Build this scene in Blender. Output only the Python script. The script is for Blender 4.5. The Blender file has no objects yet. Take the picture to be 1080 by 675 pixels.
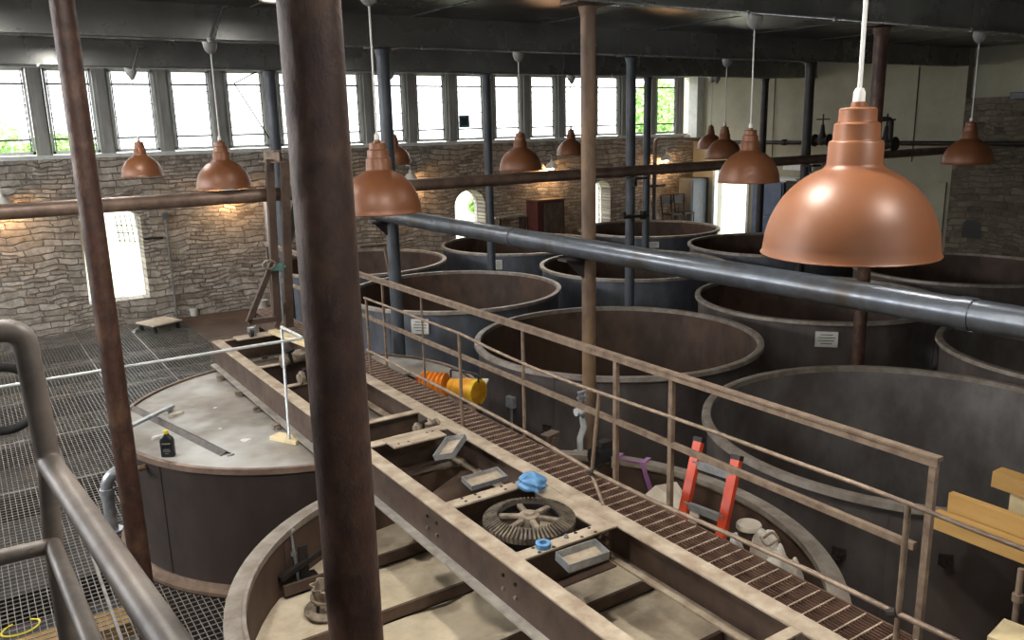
import bpy, bmesh, math, random
from mathutils import Vector, Matrix
random.seed(7)
PI = math.pi
C = bpy.context.scene.collection
E = 3.7                      # eye height above the grating floor

# ------------------------------------------------------------------ camera
F, YAW, PIT, ROL = 875.0, .5819, .2290, -.0246
fw = Vector((math.sin(YAW)*math.cos(PIT), math.cos(YAW)*math.cos(PIT), -math.sin(PIT)))
rt = Vector((math.cos(YAW), -math.sin(YAW), 0)); up = rt.cross(fw)
r2 = rt*math.cos(ROL)+up*math.sin(ROL); u2 = -rt*math.sin(ROL)+up*math.cos(ROL)
cam = bpy.data.cameras.new('camera'); co = bpy.data.objects.new('camera', cam); C.objects.link(co)
cam.sensor_width = 36; cam.lens = F/1080*36; cam.clip_end = 200
m = Matrix((r2, u2, -fw)).transposed().to_4x4(); m.translation = (0, 0, E); co.matrix_world = m
bpy.context.scene.camera = co

def ray(x, y): return r2*((x-540)/F) - u2*((y-337.5)/F) + fw
def at(x, y, X=None, Y=None, Z=None):      # survey helper: where a sight line meets a plane of the room
    d = ray(x, y)
    t = X/d.x if X is not None else (Y/d.y if Y is not None else (Z-E)/d.z)
    return Vector((0, 0, E))+d*t

# ------------------------------------------------------------------ materials
def lin(c):
    return tuple(((v/255)/12.92 if v/255 <= .04045 else ((v/255+.055)/1.055)**2.4) for v in c)+(1,)
def newmat(name):
    m = bpy.data.materials.new(name); m.use_nodes = True
    nt = m.node_tree; b = nt.nodes['Principled BSDF']
    return m, nt, b
def N(nt, t, **k):
    n = nt.nodes.new(t)
    for a, v in k.items():
        if a in n.inputs: n.inputs[a].default_value = v
        else: setattr(n, a, v)
    return n
def mat(name, c1, c2=None, rough=.6, metal=0, scale=6, bump=.0, stretch=(1, 1, 1), c3=None, detail=6, lo=.35, hi=.65, rvar=.12):
    m, nt, b = newmat(name); L = nt.links.new
    c2 = c2 or tuple(int(v*.8) for v in c1)
    tc = N(nt, 'ShaderNodeTexCoord'); mp = N(nt, 'ShaderNodeMapping'); mp.inputs['Scale'].default_value = stretch
    L(tc.outputs['Object'], mp.inputs[0])
    n = N(nt, 'ShaderNodeTexNoise', Scale=scale, Detail=detail, Roughness=.62); L(mp.outputs[0], n.inputs['Vector'])
    r = N(nt, 'ShaderNodeValToRGB'); r.color_ramp.elements[0].position = lo; r.color_ramp.elements[1].position = hi
    r.color_ramp.elements[0].color = lin(c1); r.color_ramp.elements[1].color = lin(c2)
    L(n.outputs['Fac'], r.inputs[0]); col = r.outputs[0]
    if c3:
        n2 = N(nt, 'ShaderNodeTexNoise', Scale=scale*.28, Detail=4, Roughness=.7); L(mp.outputs[0], n2.inputs['Vector'])
        r3 = N(nt, 'ShaderNodeValToRGB'); r3.color_ramp.elements[0].position = .5; r3.color_ramp.elements[1].position = .68
        L(n2.outputs['Fac'], r3.inputs[0])
        mx = N(nt, 'ShaderNodeMix', data_type='RGBA'); L(r3.outputs[0], mx.inputs[0]); L(col, mx.inputs[6]); mx.inputs[7].default_value = lin(c3)
        col = mx.outputs[2]
    L(col, b.inputs['Base Color'])
    b.inputs['Metallic'].default_value = metal
    mr = N(nt, 'ShaderNodeMapRange'); mr.inputs[3].default_value = max(.03, rough-rvar); mr.inputs[4].default_value = min(1, rough+rvar)
    L(n.outputs['Fac'], mr.inputs[0]); L(mr.outputs[0], b.inputs['Roughness'])
    if bump:
        bp = N(nt, 'ShaderNodeBump', Strength=bump, Distance=.02); L(n.outputs['Fac'], bp.inputs['Height']); L(bp.outputs[0], b.inputs['Normal'])
    return m
def emit(name, c, s):
    m, nt, b = newmat(name); b.inputs['Emission Color'].default_value = lin(c); b.inputs['Emission Strength'].default_value = s
    b.inputs['Base Color'].default_value = lin(c); return m
def stone(name, axis, cols, dark=1.0):
    m, nt, b = newmat(name); L = nt.links.new
    tc = N(nt, 'ShaderNodeTexCoord'); sp = N(nt, 'ShaderNodeSeparateXYZ'); L(tc.outputs['Object'], sp.inputs[0])
    cb = N(nt, 'ShaderNodeCombineXYZ'); L(sp.outputs[axis], cb.inputs[0]); L(sp.outputs[2], cb.inputs[1])
    vec = cb.outputs[0]
    for sc, amt in ((.9, .3), (3.5, .1), (14, .025)):
        nz = N(nt, 'ShaderNodeTexNoise', Scale=sc, Detail=3); L(cb.outputs[0], nz.inputs['Vector'])
        s = N(nt, 'ShaderNodeVectorMath', operation='SUBTRACT'); L(nz.outputs['Color'], s.inputs[0]); s.inputs[1].default_value = (.5, .5, .5)
        mu = N(nt, 'ShaderNodeVectorMath', operation='MULTIPLY'); L(s.outputs[0], mu.inputs[0]); mu.inputs[1].default_value = (amt*1.5, amt, 0)
        ad = N(nt, 'ShaderNodeVectorMath', operation='ADD'); L(vec, ad.inputs[0]); L(mu.outputs[0], ad.inputs[1]); vec = ad.outputs[0]
    bricks = []
    for w, h, off in ((.38, .13, .37), (.25, .085, .55)):
        br = N(nt, 'ShaderNodeTexBrick'); br.offset = off; br.squash = 1.35; br.squash_frequency = 3
        for k, v in (('Scale', 1), ('Mortar Size', .014), ('Mortar Smooth', .9), ('Bias', 0), ('Brick Width', w), ('Row Height', h)): br.inputs[k].default_value = v
        br.inputs['Color1'].default_value = (0, 0, 0, 1); br.inputs['Color2'].default_value = (1, 1, 1, 1); br.inputs['Mortar'].default_value = (.5, .5, .5, 1)
        L(vec, br.inputs['Vector']); bricks.append(br)
    sel = N(nt, 'ShaderNodeTexNoise', Scale=.8, Detail=1); L(cb.outputs[0], sel.inputs['Vector'])
    st = N(nt, 'ShaderNodeValToRGB'); st.color_ramp.elements[0].position = .49; st.color_ramp.elements[1].position = .51; L(sel.outputs['Fac'], st.inputs[0])
    mc = N(nt, 'ShaderNodeMix', data_type='RGBA'); L(st.outputs[0], mc.inputs[0]); L(bricks[0].outputs['Color'], mc.inputs[6]); L(bricks[1].outputs['Color'], mc.inputs[7])
    mf = N(nt, 'ShaderNodeMix', data_type='RGBA'); L(st.outputs[0], mf.inputs[0]); L(bricks[0].outputs['Fac'], mf.inputs[6]); L(bricks[1].outputs['Fac'], mf.inputs[7])
    r = N(nt, 'ShaderNodeValToRGB'); els = r.color_ramp.elements
    els[0].color = lin(cols[0]); els[1].color = lin(cols[-1])
    for i, c in enumerate(cols[1:-1]): e = els.new((i+1)/(len(cols)-1)); e.color = lin(c)
    L(mc.outputs[2], r.inputs[0])
    n = N(nt, 'ShaderNodeTexNoise', Scale=4.5, Detail=12, Roughness=.78); L(cb.outputs[0], n.inputs['Vector'])
    r4 = N(nt, 'ShaderNodeValToRGB'); r4.color_ramp.elements[0].position = .3; r4.color_ramp.elements[0].color = (.2, .18, .16, 1); r4.color_ramp.elements[1].position = .62; r4.color_ramp.elements[1].color = (1.05, 1.0, .95, 1)
    L(n.outputs['Fac'], r4.inputs[0])
    mm = N(nt, 'ShaderNodeMix', data_type='RGBA', blend_type='MULTIPLY'); mm.inputs[0].default_value = .95; L(r.outputs[0], mm.inputs[6]); L(r4.outputs[0], mm.inputs[7])
    md = N(nt, 'ShaderNodeMix', data_type='RGBA'); L(mf.outputs[2], md.inputs[0]); L(mm.outputs[2], md.inputs[6]); md.inputs[7].default_value = lin((122, 113, 101))
    L(md.outputs[2], b.inputs['Base Color']); b.inputs['Roughness'].default_value = .9
    inv = N(nt, 'ShaderNodeMath', operation='MULTIPLY_ADD'); L(mf.outputs[2], inv.inputs[0]); inv.inputs[1].default_value = -1.0
    a2 = N(nt, 'ShaderNodeMath', operation='MULTIPLY_ADD'); L(n.outputs['Fac'], a2.inputs[0]); a2.inputs[1].default_value = 1.1; L(mc.outputs[2], a2.inputs[2])
    L(a2.outputs[0], inv.inputs[2])
    bp = N(nt, 'ShaderNodeBump', Strength=1.0, Distance=.032); L(inv.outputs[0], bp.inputs['Height']); L(bp.outputs[0], b.inputs['Normal'])
    return m
M = {}
M['col_brown'] = mat('brown_column_paint', (74, 48, 37), (50, 33, 27), .5, .15, 20, .35, (1, 1, .7), c3=(94, 68, 52), detail=12)
M['col_rust'] = mat('rusty_column_paint', (112, 92, 74), (84, 68, 56), .6, .2, 9, .2, (1, 1, .4), c3=(130, 102, 72))
M['col_blue'] = mat('blue_grey_column_paint', (80, 85, 92), (60, 64, 70), .5, .2, 7, .1, (1, 1, .4))
M['col_dark'] = mat('dark_column_paint', (52, 48, 48), (38, 34, 34), .5, .2, 7, .1)
M['shell'] = mat('weathered_tank_steel', (100, 93, 90), (74, 67, 64), .5, .3, 2.6, .12, (1, 1, .5), c3=(88, 75, 68))
M['shell_blue'] = mat('blue_grey_tank_steel', (98, 102, 110), (74, 77, 84), .5, .3, 2.6, .12, (1, 1, .5), c3=(84, 80, 78))
M['shell_brown'] = mat('dark_brown_tank_steel', (66, 56, 52), (50, 42, 39), .5, .3, 2.6, .12, (1, 1, .5), c3=(60, 48, 42))
M['inner'] = mat('rusty_tank_lining', (86, 66, 54), (60, 46, 38), .65, .2, 2.4, .15, (1, 1, .6), c3=(104, 80, 66))
M['inner_grey'] = mat('grey_tank_lining', (122, 118, 115), (90, 85, 83), .55, .25, 2.4, .12, (1, 1, .6), c3=(88, 74, 66))
M['rim'] = mat('worn_rim_steel', (150, 142, 132), (118, 106, 95), .5, .35, 7, .1)
M['rim_brown'] = mat('brown_rim_steel', (128, 108, 92), (104, 86, 72), .55, .3, 7, .1)
M['lid'] = mat('dusty_lid_sheet', (150, 144, 134), (118, 110, 101), .6, .1, 2.2, .06, c3=(178, 178, 176))
M['sand'] = mat('dried_pale_residue', (206, 192, 168), (166, 150, 128), .95, 0, 4, .5, c3=(200, 186, 158), detail=10)
M['beam'] = mat('dusty_brown_girder', (84, 66, 55), (62, 48, 41), .6, .2, 5, .15, c3=(96, 78, 64))
M['beam_top'] = mat('dust_covered_flange', (178, 164, 144), (140, 122, 103), .8, .1, 7, .1)
M['silver_flange'] = mat('bare_steel_flange', (190, 184, 174), (150, 144, 136), .4, .5, 8, .05)
M['rail_dark'] = mat('dark_grey_steel', (104, 98, 94), (82, 77, 73), .5, .3, 10)
M['rail'] = mat('worn_railing_paint', (140, 122, 104), (108, 90, 76), .5, .3, 14, .1)
M['pipe_brown'] = mat('brown_pipe_paint', (132, 110, 96), (100, 82, 72), .45, .3, 6, .1)
M['pipe_blue'] = mat('dark_blue_grey_pipe', (104, 110, 118), (84, 88, 94), .32, .6, 6, .04, c3=(80, 72, 64))
M['near_rail'] = mat('grey_brown_painted_pipe', (114, 106, 98), (84, 76, 70), .5, .15, 6, .1, c3=(104, 90, 82))
M['grate'] = mat('galvanised_grating', (138, 134, 128), (108, 104, 98), .45, .25, 9)
M['grate_rust'] = mat('rusty_grating', (112, 84, 68), (80, 56, 46), .6, .3, 12)
M['grate_cross'] = mat('worn_cross_bars', (186, 168, 148), (150, 130, 112), .5, .3, 12)
M['galv'] = mat('galvanised_steel', (176, 180, 184), (146, 150, 154), .35, .6, 14)
M['white_tube'] = mat('white_painted_tube', (205, 208, 208), (180, 184, 184), .35, .2, 10)
M['iron'] = mat('dark_cast_iron', (50, 44, 40), (34, 30, 28), .6, .4, 16, .2)
M['iron_dust'] = mat('dusty_cast_iron', (150, 136, 118), (96, 84, 72), .7, .2, 14, .2)
M['tooth'] = mat('worn_gear_teeth', (120, 108, 92), (46, 40, 36), .6, .2, 14, .1)
M['copper'] = mat('copper_brown_enamel', (120, 75, 47), (112, 68, 42), .44, .1, 3, 0, rvar=.03)
M['shade_in'] = mat('white_enamel', (230, 226, 215), (220, 215, 205), .4)
M['cord'] = mat('white_flex', (225, 225, 220), (205, 205, 200), .5)
M['canopy'] = mat('grey_canopy', (150, 150, 146), (110, 110, 108), .4)
M['ceil'] = mat('ceiling_sheet_metal', (120, 120, 119), (96, 96, 95), .3, .75, 1.2, .06, rvar=.1)
M['cbeam'] = mat('painted_beam_cladding', (146, 146, 143), (116, 116, 114), .28, .45, 1.1, .1, rvar=.12)
M['conduit'] = mat('steel_conduit', (170, 172, 172), (130, 130, 130), .3, .7, 9)
M['white_wall'] = mat('painted_block_wall', (156, 153, 132), (140, 137, 118), .7, 0, 1.2, .05)
M['wood_win'] = mat('weathered_window_wood', (166, 164, 158), (136, 134, 128), .8, 0, 6, .1, (1, 1, .2))
M['white_frame'] = mat('white_window_frame', (222, 224, 220), (200, 200, 196), .6)
M['grey_frame'] = mat('grey_window_sash', (120, 122, 120), (92, 94, 92), .6)
M['floor_br'] = mat('brown_concrete', (96, 80, 70), (74, 62, 54), .8, 0, 2, .1)
M['floor_dk'] = mat('dark_basement_floor', (66, 60, 54), (44, 40, 38), .85, 0, 1.5, .1, c3=(96, 84, 70))
M['wood'] = mat('pale_timber', (192, 154, 92), (164, 124, 66), .65, 0, 5, .05, (1, .15, 1))
M['wood_pale'] = mat('unpainted_pine', (224, 206, 166), (202, 180, 136), .7, 0, 6, .05, (.3, 1, 1))
M['ply'] = mat('dusty_plywood', (205, 196, 180), (180, 168, 150), .7, 0, 5)
M['yellow'] = mat('yellow_duct_fabric', (222, 160, 40), (196, 128, 24), .6, 0, 12, .1)
M['orange'] = mat('orange_fibreglass', (196, 66, 32), (172, 54, 26), .45, 0, 8)
M['black'] = mat('black_plastic', (32, 32, 34), (24, 24, 26), .35, 0, 8)
M['blue'] = mat('blue_nitrile', (96, 144, 186), (72, 120, 164), .5, 0, 14, .1)
M['yellow_cap'] = mat('yellow_plastic', (214, 196, 40), (200, 180, 30), .4)
M['notice'] = mat('printed_notice', (206, 204, 196), (182, 180, 172), .6, 0, 8)
M['ink'] = mat('faded_ink', (120, 120, 118), (100, 100, 98), .7)
M['purple'] = mat('purple_webbing', (150, 104, 150), (128, 84, 130), .8)
M['steel_grey'] = mat('grey_cabinet_paint', (96, 102, 102), (84, 90, 90), .5)
M['cab_blue'] = mat('slate_blue_cabinet', (96, 112, 134), (82, 96, 118), .5)
M['red'] = mat('dull_red_paint', (92, 46, 42), (74, 38, 34), .6)
M['white_bag'] = mat('white_sacking', (196, 190, 180), (160, 152, 142), .8, 0, 8, .3)
M['leaf'] = mat('tree_leaves', (186, 220, 150), (160, 204, 124), .6, 0, 4)  # green paled to put the outdoor overexposure into the leaf colour
M['bark'] = mat('tree_bark', (90, 76, 60), (70, 58, 46), .9, 0, 9, .3)
M['ground'] = mat('sunlit_ground', (190, 188, 170), (160, 168, 130), .9, 0, .7)
M['rubber'] = mat('black_rubber', (36, 34, 32), (26, 25, 24), .7)
M['teal'] = mat('teal_hoist_paint', (84, 130, 122), (64, 104, 98), .5)
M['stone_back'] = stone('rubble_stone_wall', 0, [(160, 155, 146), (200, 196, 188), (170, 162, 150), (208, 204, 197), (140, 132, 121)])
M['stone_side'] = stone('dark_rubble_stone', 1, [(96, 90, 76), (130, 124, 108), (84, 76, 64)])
M['bulb'] = emit('lit_bulb', (255, 236, 205), 30)
M['tube_glow'] = emit('lit_tube', (240, 245, 255), 9)
def glassmat():
    m, nt, b = newmat('window_glass'); nt.nodes.remove(b); L = nt.links.new
    t = N(nt, 'ShaderNodeBsdfTransparent'); g = N(nt, 'ShaderNodeBsdfGlossy', Roughness=.05); x = N(nt, 'ShaderNodeMixShader'); x.inputs[0].default_value = .06
    L(t.outputs[0], x.inputs[1]); L(g.outputs[0], x.inputs[2]); L(x.outputs[0], nt.nodes['Material Output'].inputs[0]); return m
M['glass'] = glassmat()

# ------------------------------------------------------------------ mesh helpers
class MB:
    def __init__(s): s.b = bmesh.new()
    def v(s, *p): return s.b.verts.new(p)
    def box(s, c, d, rot=None):
        c = Vector(c); vs = []
        for x in (-.5, .5):
            for y in (-.5, .5):
                for z in (-.5, .5):
                    p = Vector((x*d[0], y*d[1], z*d[2]))
                    if rot is not None: p = rot @ p
                    vs.append(s.b.verts.new(c+p))
        for f in ((0, 1, 3, 2), (4, 6, 7, 5), (0, 4, 5, 1), (2, 3, 7, 6), (0, 2, 6, 4), (1, 5, 7, 3)):
            s.b.faces.new([vs[i] for i in f])
        return s
    def span(s, a, b):   # axis aligned box from corner to corner
        a, b = Vector(a), Vector(b); d = b-a
        return s.box((a+b)/2, (abs(d.x), abs(d.y), abs(d.z)))
    def bar(s, a, b, w, h, upv=(0, 0, 1)):     # rectangular bar between points
        a, b = Vector(a), Vector(b); x = (b-a); l = x.length; x.normalize(); u = Vector(upv)
        y = u.cross(x)
        if y.length < 1e-4: y = Vector((0, 1, 0)).cross(x)
        y.normalize(); z = x.cross(y)
        return s.box((a+b)/2, (l, w, h), Matrix((x, y, z)).transposed())
    def tube(s, pts, r, n=14, cap=True, closed=False):
        pts = [Vector(p) for p in pts]; rings = []; k = len(pts)
        rs = r if isinstance(r, (list, tuple)) else [r]*k
        u = None
        for i, p in enumerate(pts):
            if closed: t = pts[(i+1) % k]-pts[i-1]
            elif i == 0: t = pts[1]-p
            elif i == k-1: t = p-pts[i-1]
            else: t = (pts[i+1]-p).normalized()+(p-pts[i-1]).normalized()
            t.normalize()
            if u is None:
                u = t.orthogonal().normalized()
            else:
                u = (u-t*u.dot(t)).normalized()
            w = t.cross(u); sc = 1
            if 0 < i < k-1 and not closed:
                c = (pts[i+1]-p).normalized().dot((p-pts[i-1]).normalized()); sc = 1/max(.75, math.sqrt(max(.1, (1+c)/2)))
            rings.append([s.b.verts.new(p+(u*math.cos(2*PI*j/n)+w*math.sin(2*PI*j/n))*rs[i]*sc) for j in range(n)])
        seq = list(zip(rings, rings[1:]+([rings[0]] if closed else [])))
        if not closed: seq = list(zip(rings, rings[1:]))
        for A, B in seq:
            for j in range(n): s.b.faces.new((A[j], A[(j+1) % n], B[(j+1) % n], B[j]))
        if cap and not closed: s.b.faces.new(rings[0][::-1]); s.b.faces.new(rings[-1])
        return s
    def lathe(s, prof, c=(0, 0, 0), n=48, rot=None, close=False, wob=None):
        c = Vector(c); rings = []
        for r, z in prof:
            if r < 1e-6:
                p = Vector((0, 0, z)); p = rot @ p if rot is not None else p
                rings.append([s.b.verts.new(c+p)])
            else:
                rg = []
                for j in range(n):
                    a = 2*PI*j/n; q = r*(wob(a, z) if wob else 1)
                    p = Vector((q*math.cos(a), q*math.sin(a), z)); p = rot @ p if rot is not None else p
                    rg.append(s.b.verts.new(c+p))
                rings.append(rg)
        pr = list(zip(rings, rings[1:]))
        if close: pr.append((rings[-1], rings[0]))
        for A, B in pr:
            for j in range(n):
                k = (j+1) % n
                if len(A) == 1 and len(B) == 1: continue
                if len(A) == 1: s.b.faces.new((A[0], B[k], B[j]))
                elif len(B) == 1: s.b.faces.new((A[j], A[k], B[0]))
                else: s.b.faces.new((A[j], A[k], B[k], B[j]))
        return s
    def cyl(s, a, b, r, n=20): return s.tube([a, b], r, n)
    def plate(s, outer, holes, f, th):   # polygon with holes; f maps (u,v,w)->xyz, th thickness
        b = s.b; st = len(b.faces)
        def loop(P, w): return [b.verts.new(f(u, v, w)) for u, v in P]
        for w in (0, th):
            es = []
            for P in [outer]+holes:
                vs = loop(P, w); es += [b.edges.new((vs[i], vs[(i+1) % len(vs)])) for i in range(len(vs))]
            bmesh.ops.triangle_fill(b, use_beauty=True, use_dissolve=False, edges=es)
        for P in [outer]+holes:
            A, B = loop(P, 0), loop(P, th)
            for i in range(len(P)): k = (i+1) % len(P); b.faces.new((A[i], A[k], B[k], B[i]))
        bmesh.ops.remove_doubles(b, verts=b.verts, dist=1e-5)
        return s
    def build(s, name, m, parent=None, smooth=False, bevel=0, recalc=True):
        if recalc: bmesh.ops.recalc_face_normals(s.b, faces=s.b.faces)
        if parent is not None:
            inv = -wloc(parent); bmesh.ops.translate(s.b, vec=inv, verts=s.b.verts)
        me = bpy.data.meshes.new(name); s.b.to_mesh(me); s.b.free()
        me.materials.append(m if not isinstance(m, str) else M[m])
        if smooth:
            for p in me.polygons: p.use_smooth = True
            try: me.set_sharp_from_angle(angle=math.radians(38))
            except Exception: pass
        o = bpy.data.objects.new(name, me); C.objects.link(o)
        if parent is not None: o.parent = parent
        if bevel:
            md = o.modifiers.new('bevel', 'BEVEL'); md.width = bevel; md.segments = 2; md.limit_method = 'ANGLE'
        return o
def wloc(o):
    p = Vector((0, 0, 0))
    while o is not None: p = p+o.location; o = o.parent
    return p
def tag(o, label=None, cat=None, group=None, kind=None):
    if label: o['label'] = label
    if cat: o['category'] = cat
    if group: o['group'] = group
    if kind: o['kind'] = kind
    return o
def thing(name, label, cat, loc=(0, 0, 0), group=None, kind='thing'):
    o = bpy.data.objects.new(name, None); o.empty_display_size = .1; C.objects.link(o); o.location = loc
    return tag(o, label, cat, group, kind)
def struct(name, mb, m, label=None, smooth=False, parent=None):
    o = mb.build(name, m, parent, smooth)
    if parent is None: o['kind'] = 'structure'
    if label: o['label'] = label
    return o
def copy_tree(o, loc, label=None, group=None):
    r = o.copy(); C.objects.link(r); r.location = loc
    if label: r['label'] = label
    if group: r['group'] = group
    for ch in list(o.children):
        c = ch.copy(); C.objects.link(c); c.parent = r
        for g in list(ch.children):
            d = g.copy(); C.objects.link(d); d.parent = c
    return r
def rz(a): return Matrix.Rotation(a, 3, 'Z')
def arch(u0, u1, v0, v1, rise, n=12):
    P = [(u0, v0), (u1, v0)]
    cx, w = (u0+u1)/2, (u1-u0)/2
    for i in range(n+1):
        a = PI*i/n; P.append((cx+w*math.cos(a), v1-rise+rise*math.sin(a)))
    return P
def H(z): return z+E          # level given from the eye

# ------------------------------------------------------------------ tank data
RIM = H(-2.6)
TX = [2.62, 6.65, 10.6, 14.6]; TY = [3.8, 7.73, 11.85, 15.75]
tanks = {(i, j) for i in (1, 2, 3) for j in range(4)} | {(0, 0), (0, 1)}
tanks.discard((3, 0)); tanks.discard((2, 3)) if False else None

# ------------------------------------------------------------------ setting
YW = 17.85; XR = 18.3; CE = H(1.36)
# back stone wall with three arched openings
def fb(u, v, w): return (u, YW+w, v)
sill = H(-.36)
holes = [arch(1.86, 2.97, H(-3.2), H(-1.38), .2), arch(10.15, 11.02, H(-3.45), H(-1.5), .38), arch(14.5, 15.12, H(-2.75), H(-1.5), .28)]
mb = MB(); mb.plate([(-6, -2.2), (XR+.4, -2.2), (XR+.4, sill), (-6, sill)], holes, fb, .55)
struct('wall_back', mb, 'stone_back', 'rubble stone wall under the strip of windows')
mb = MB(); mb.plate([(-6, H(1.25)), (XR+.4, H(1.25)), (XR+.4, H(1.9)), (-6, H(1.9))], [], fb, .4)
struct('wall_back_header', mb, 'white_frame')
# window strip: posts, sills, sashes
mb = MB(); mb.span((-6, YW-.05, sill), (18.0, YW+.45, sill+.045)); mb.span((-6, YW-.03, sill-.03), (18.0, YW+.0, sill))
struct('trim_1', mb, 'white_frame', 'weathered wooden sill under the window strip')
wx = [-.68+1.086*k for k in range(0, 18)]
for k, x in enumerate(wx):
    mb = MB(); mb.span((x-.085, YW, sill+.045), (x+.085, YW+.2, H(1.25))); mb.span((x-.14, YW+.03, sill+.045), (x+.12, YW+.12, H(1.25)))
    struct('trim_%d' % (k+2), mb, 'wood_win')
for k in range(len(wx)-1):
    a, b = wx[k]+.13, wx[k+1]-.15
    if b > 17.9: b = 17.85
    mb = MB()
    z0, z1 = sill+.06, H(1.25)
    for (p, q) in (((a, z0), (a+.045, z1)), ((b-.045, z0), (b, z1)), ((a, z0), (b, z0+.06)), ((a, z1-.05), (b, z1))):
        mb.span((p[0], YW+.05, p[1]), (q[0], YW+.11, q[1]))
    w = struct('window_%d' % (k+1), mb, 'white_frame')
    mb = MB()
    for z in (z0+.27, z1-.28): mb.span((a+.04, YW+.07, z-.018), (b-.04, YW+.1, z+.018))
    mb.span((a+.055, YW+.06, z0+.06), (a+.075, YW+.1, z1-.05)); mb.span((b-.075, YW+.06, z0+.06), (b-.055, YW+.1, z1-.05))
    for q in range(4):
        z = z0+.42+q*.24
        mb.span((a+.05, YW+.05, z-.008), (a+.14, YW+.075, z+.008)); mb.span((b-.14, YW+.05, z-.008), (b-.05, YW+.075, z+.008))
    mb.build('sash', 'grey_frame', w)
    mb = MB(); mb.span((a+.04, YW+.083, z0+.05), (b-.04, YW+.087, z1-.04)); mb.build('pane', 'glass', w)
# frames inside the arches
for i, (u0, u1, v0, v1, nb) in enumerate(((1.86, 2.97, H(-3.2), H(-1.38), 3), (10.15, 11.02, H(-3.45), H(-1.5), 2), (14.5, 15.12, H(-2.75), H(-1.5), 2))):
    mb = MB(); P = arch(u0, u1, v0, v1, (.2, .38, .28)[i]); pts = [(u, YW+.4, v) for u, v in P]
    mb.tube(pts, .03, 6, closed=True)
    if i == 0:
        for q in range(5): mb.bar((u1-.4+.09*q, YW+.4, v1-.15+.02*q-.1*(q/4)), (u1-.36+.09*q, YW+.4, v1-.75), .02, .02)
        for z in (.35, .5, .66): mb.bar((u1-.42, YW+.4, v1-z), (u1-.02, YW+.4, v1-z-.05), .02, .02)
    w = struct('window_%d' % (20+i), mb, 'white_frame')
    mb = MB(); mb.plate(P, [], lambda u, v, w_: (u, YW+.42+w_, v), .004); mb.build('pane', 'glass', w)
# right wall: painted blockwork with an open door, then rough stone
def fr(u, v, w): return (XR+w, u, v)
mb = MB(); mb.plate([(9.85, -2.2), (YW+.5, -2.2), (YW+.5, CE), (9.85, CE)], [[(15.75, H(-3.45)), (16.95, H(-3.45)), (16.95, H(-1.3)), (15.75, H(-1.3))]], fr, .3)
struct('wall_right', mb, 'white_wall', 'pale painted wall beside the window strip')
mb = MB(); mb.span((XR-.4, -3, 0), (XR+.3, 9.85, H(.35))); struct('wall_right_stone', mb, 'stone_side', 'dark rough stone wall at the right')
mb = MB(); mb.span((XR-.2, -3, H(.3)), (XR+.3, 9.85, CE)); mb.span((XR-.4, 9.7, H(-.6)), (XR-.1, 9.95, CE)); struct('wall_right_upper', mb, 'white_wall')
mb = MB(); mb.span((XR-.06, 9.95, 0), (XR, 10.12, H(.55))); mb.span((XR-.1, 9.86, 0), (XR-.02, 9.95, H(-1.2))); struct('trim_30', mb, 'white_wall')
mb = MB(); mb.span((XR-.25, YW-.35, H(-.5)), (XR, YW, CE)); mb.span((XR-.4, YW-.1, sill-.2), (XR, YW+.02, sill)); struct('trim_31', mb, 'white_frame')
# door frame
mb = MB()
for y in (15.72, 16.98): mb.span((XR-.04, y-.04, H(-3.45)), (XR+.1, y+.04, H(-1.26)))
mb.span((XR-.04, 15.7, H(-1.3)), (XR+.1, 17.0, H(-1.22))); struct('door_1', mb, 'white_frame', 'open doorway filled with daylight')
# rear wall with openings behind the viewer, left wall with a long opening
mb = MB(); mb.plate([(-6, -2.2), (XR, -2.2), (XR, CE), (-6, CE)], [[(-5, H(.1)), (-1, H(.1)), (-1, H(1.0)), (-5, H(1.0))], [(.5, H(.1)), (4.5, H(.1)), (4.5, H(1.0)), (.5, H(1.0))]], lambda u, v, w: (u, -3-w, v), .4)
struct('wall_front', mb, 'stone_back')
mb = MB(); mb.plate([(-3, -2.2), (YW+.4, -2.2), (YW+.4, CE), (-3, CE)], [[(6, H(-.4)), (16.5, H(-.4)), (16.5, H(1.1)), (6, H(1.1))]], lambda u, v, w: (-6-w, u, v), .4)
struct('wall_left', mb, 'stone_back')
# ceiling and beams
mb = MB(); mb.span((-6, -3, CE), (XR+.3, YW+.5, CE+.12)); struct('ceiling', mb, 'ceil', 'dark sheet metal ceiling')
mb = MB()
for x in range(-5, 19, 2): mb.span((x, -3, CE-.012), (x+.03, YW, CE))
struct('ceiling_seams', mb, 'cbeam')
for j, y in enumerate((1.72, 5.75, 9.8, 13.8)):
    mb = MB(); mb.span((-6, y-.09, H(1.0)+.02), (XR, y+.09, CE)); mb.span((-6, y-.13, H(1.0)), (XR, y+.13, H(1.0)+.02))
    for x in range(-6, 18, 2): mb.span((x+.4, y-.096, H(1.02)), (x+.415, y+.096, CE))
    o = mb.build('ceiling_beam', 'cbeam')
    tag(o, ('grey ceiling beam nearest the viewer', 'dark ceiling beam above the large brown column row', 'ceiling beam over the middle row of columns', 'farthest ceiling beam, just in front of the window strip')[j], 'beam', None, 'structure')
    if j:
        mb = MB(); y0 = y-.16
        mb.tube([(-6, y0, H(.985)), (XR-1, y0, H(.985))], .013, 8)
        x = -4.
        while x < XR-1.5: mb.box((x, y0, H(.985)), (.03, .035, .035)); x += 1.3
        tag(mb.build('conduit', 'conduit'), ('thin steel conduit under the second ceiling beam', 'thin steel conduit under the middle ceiling beam', 'thin steel conduit under the beam by the windows')[j-1], 'conduit')

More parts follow.
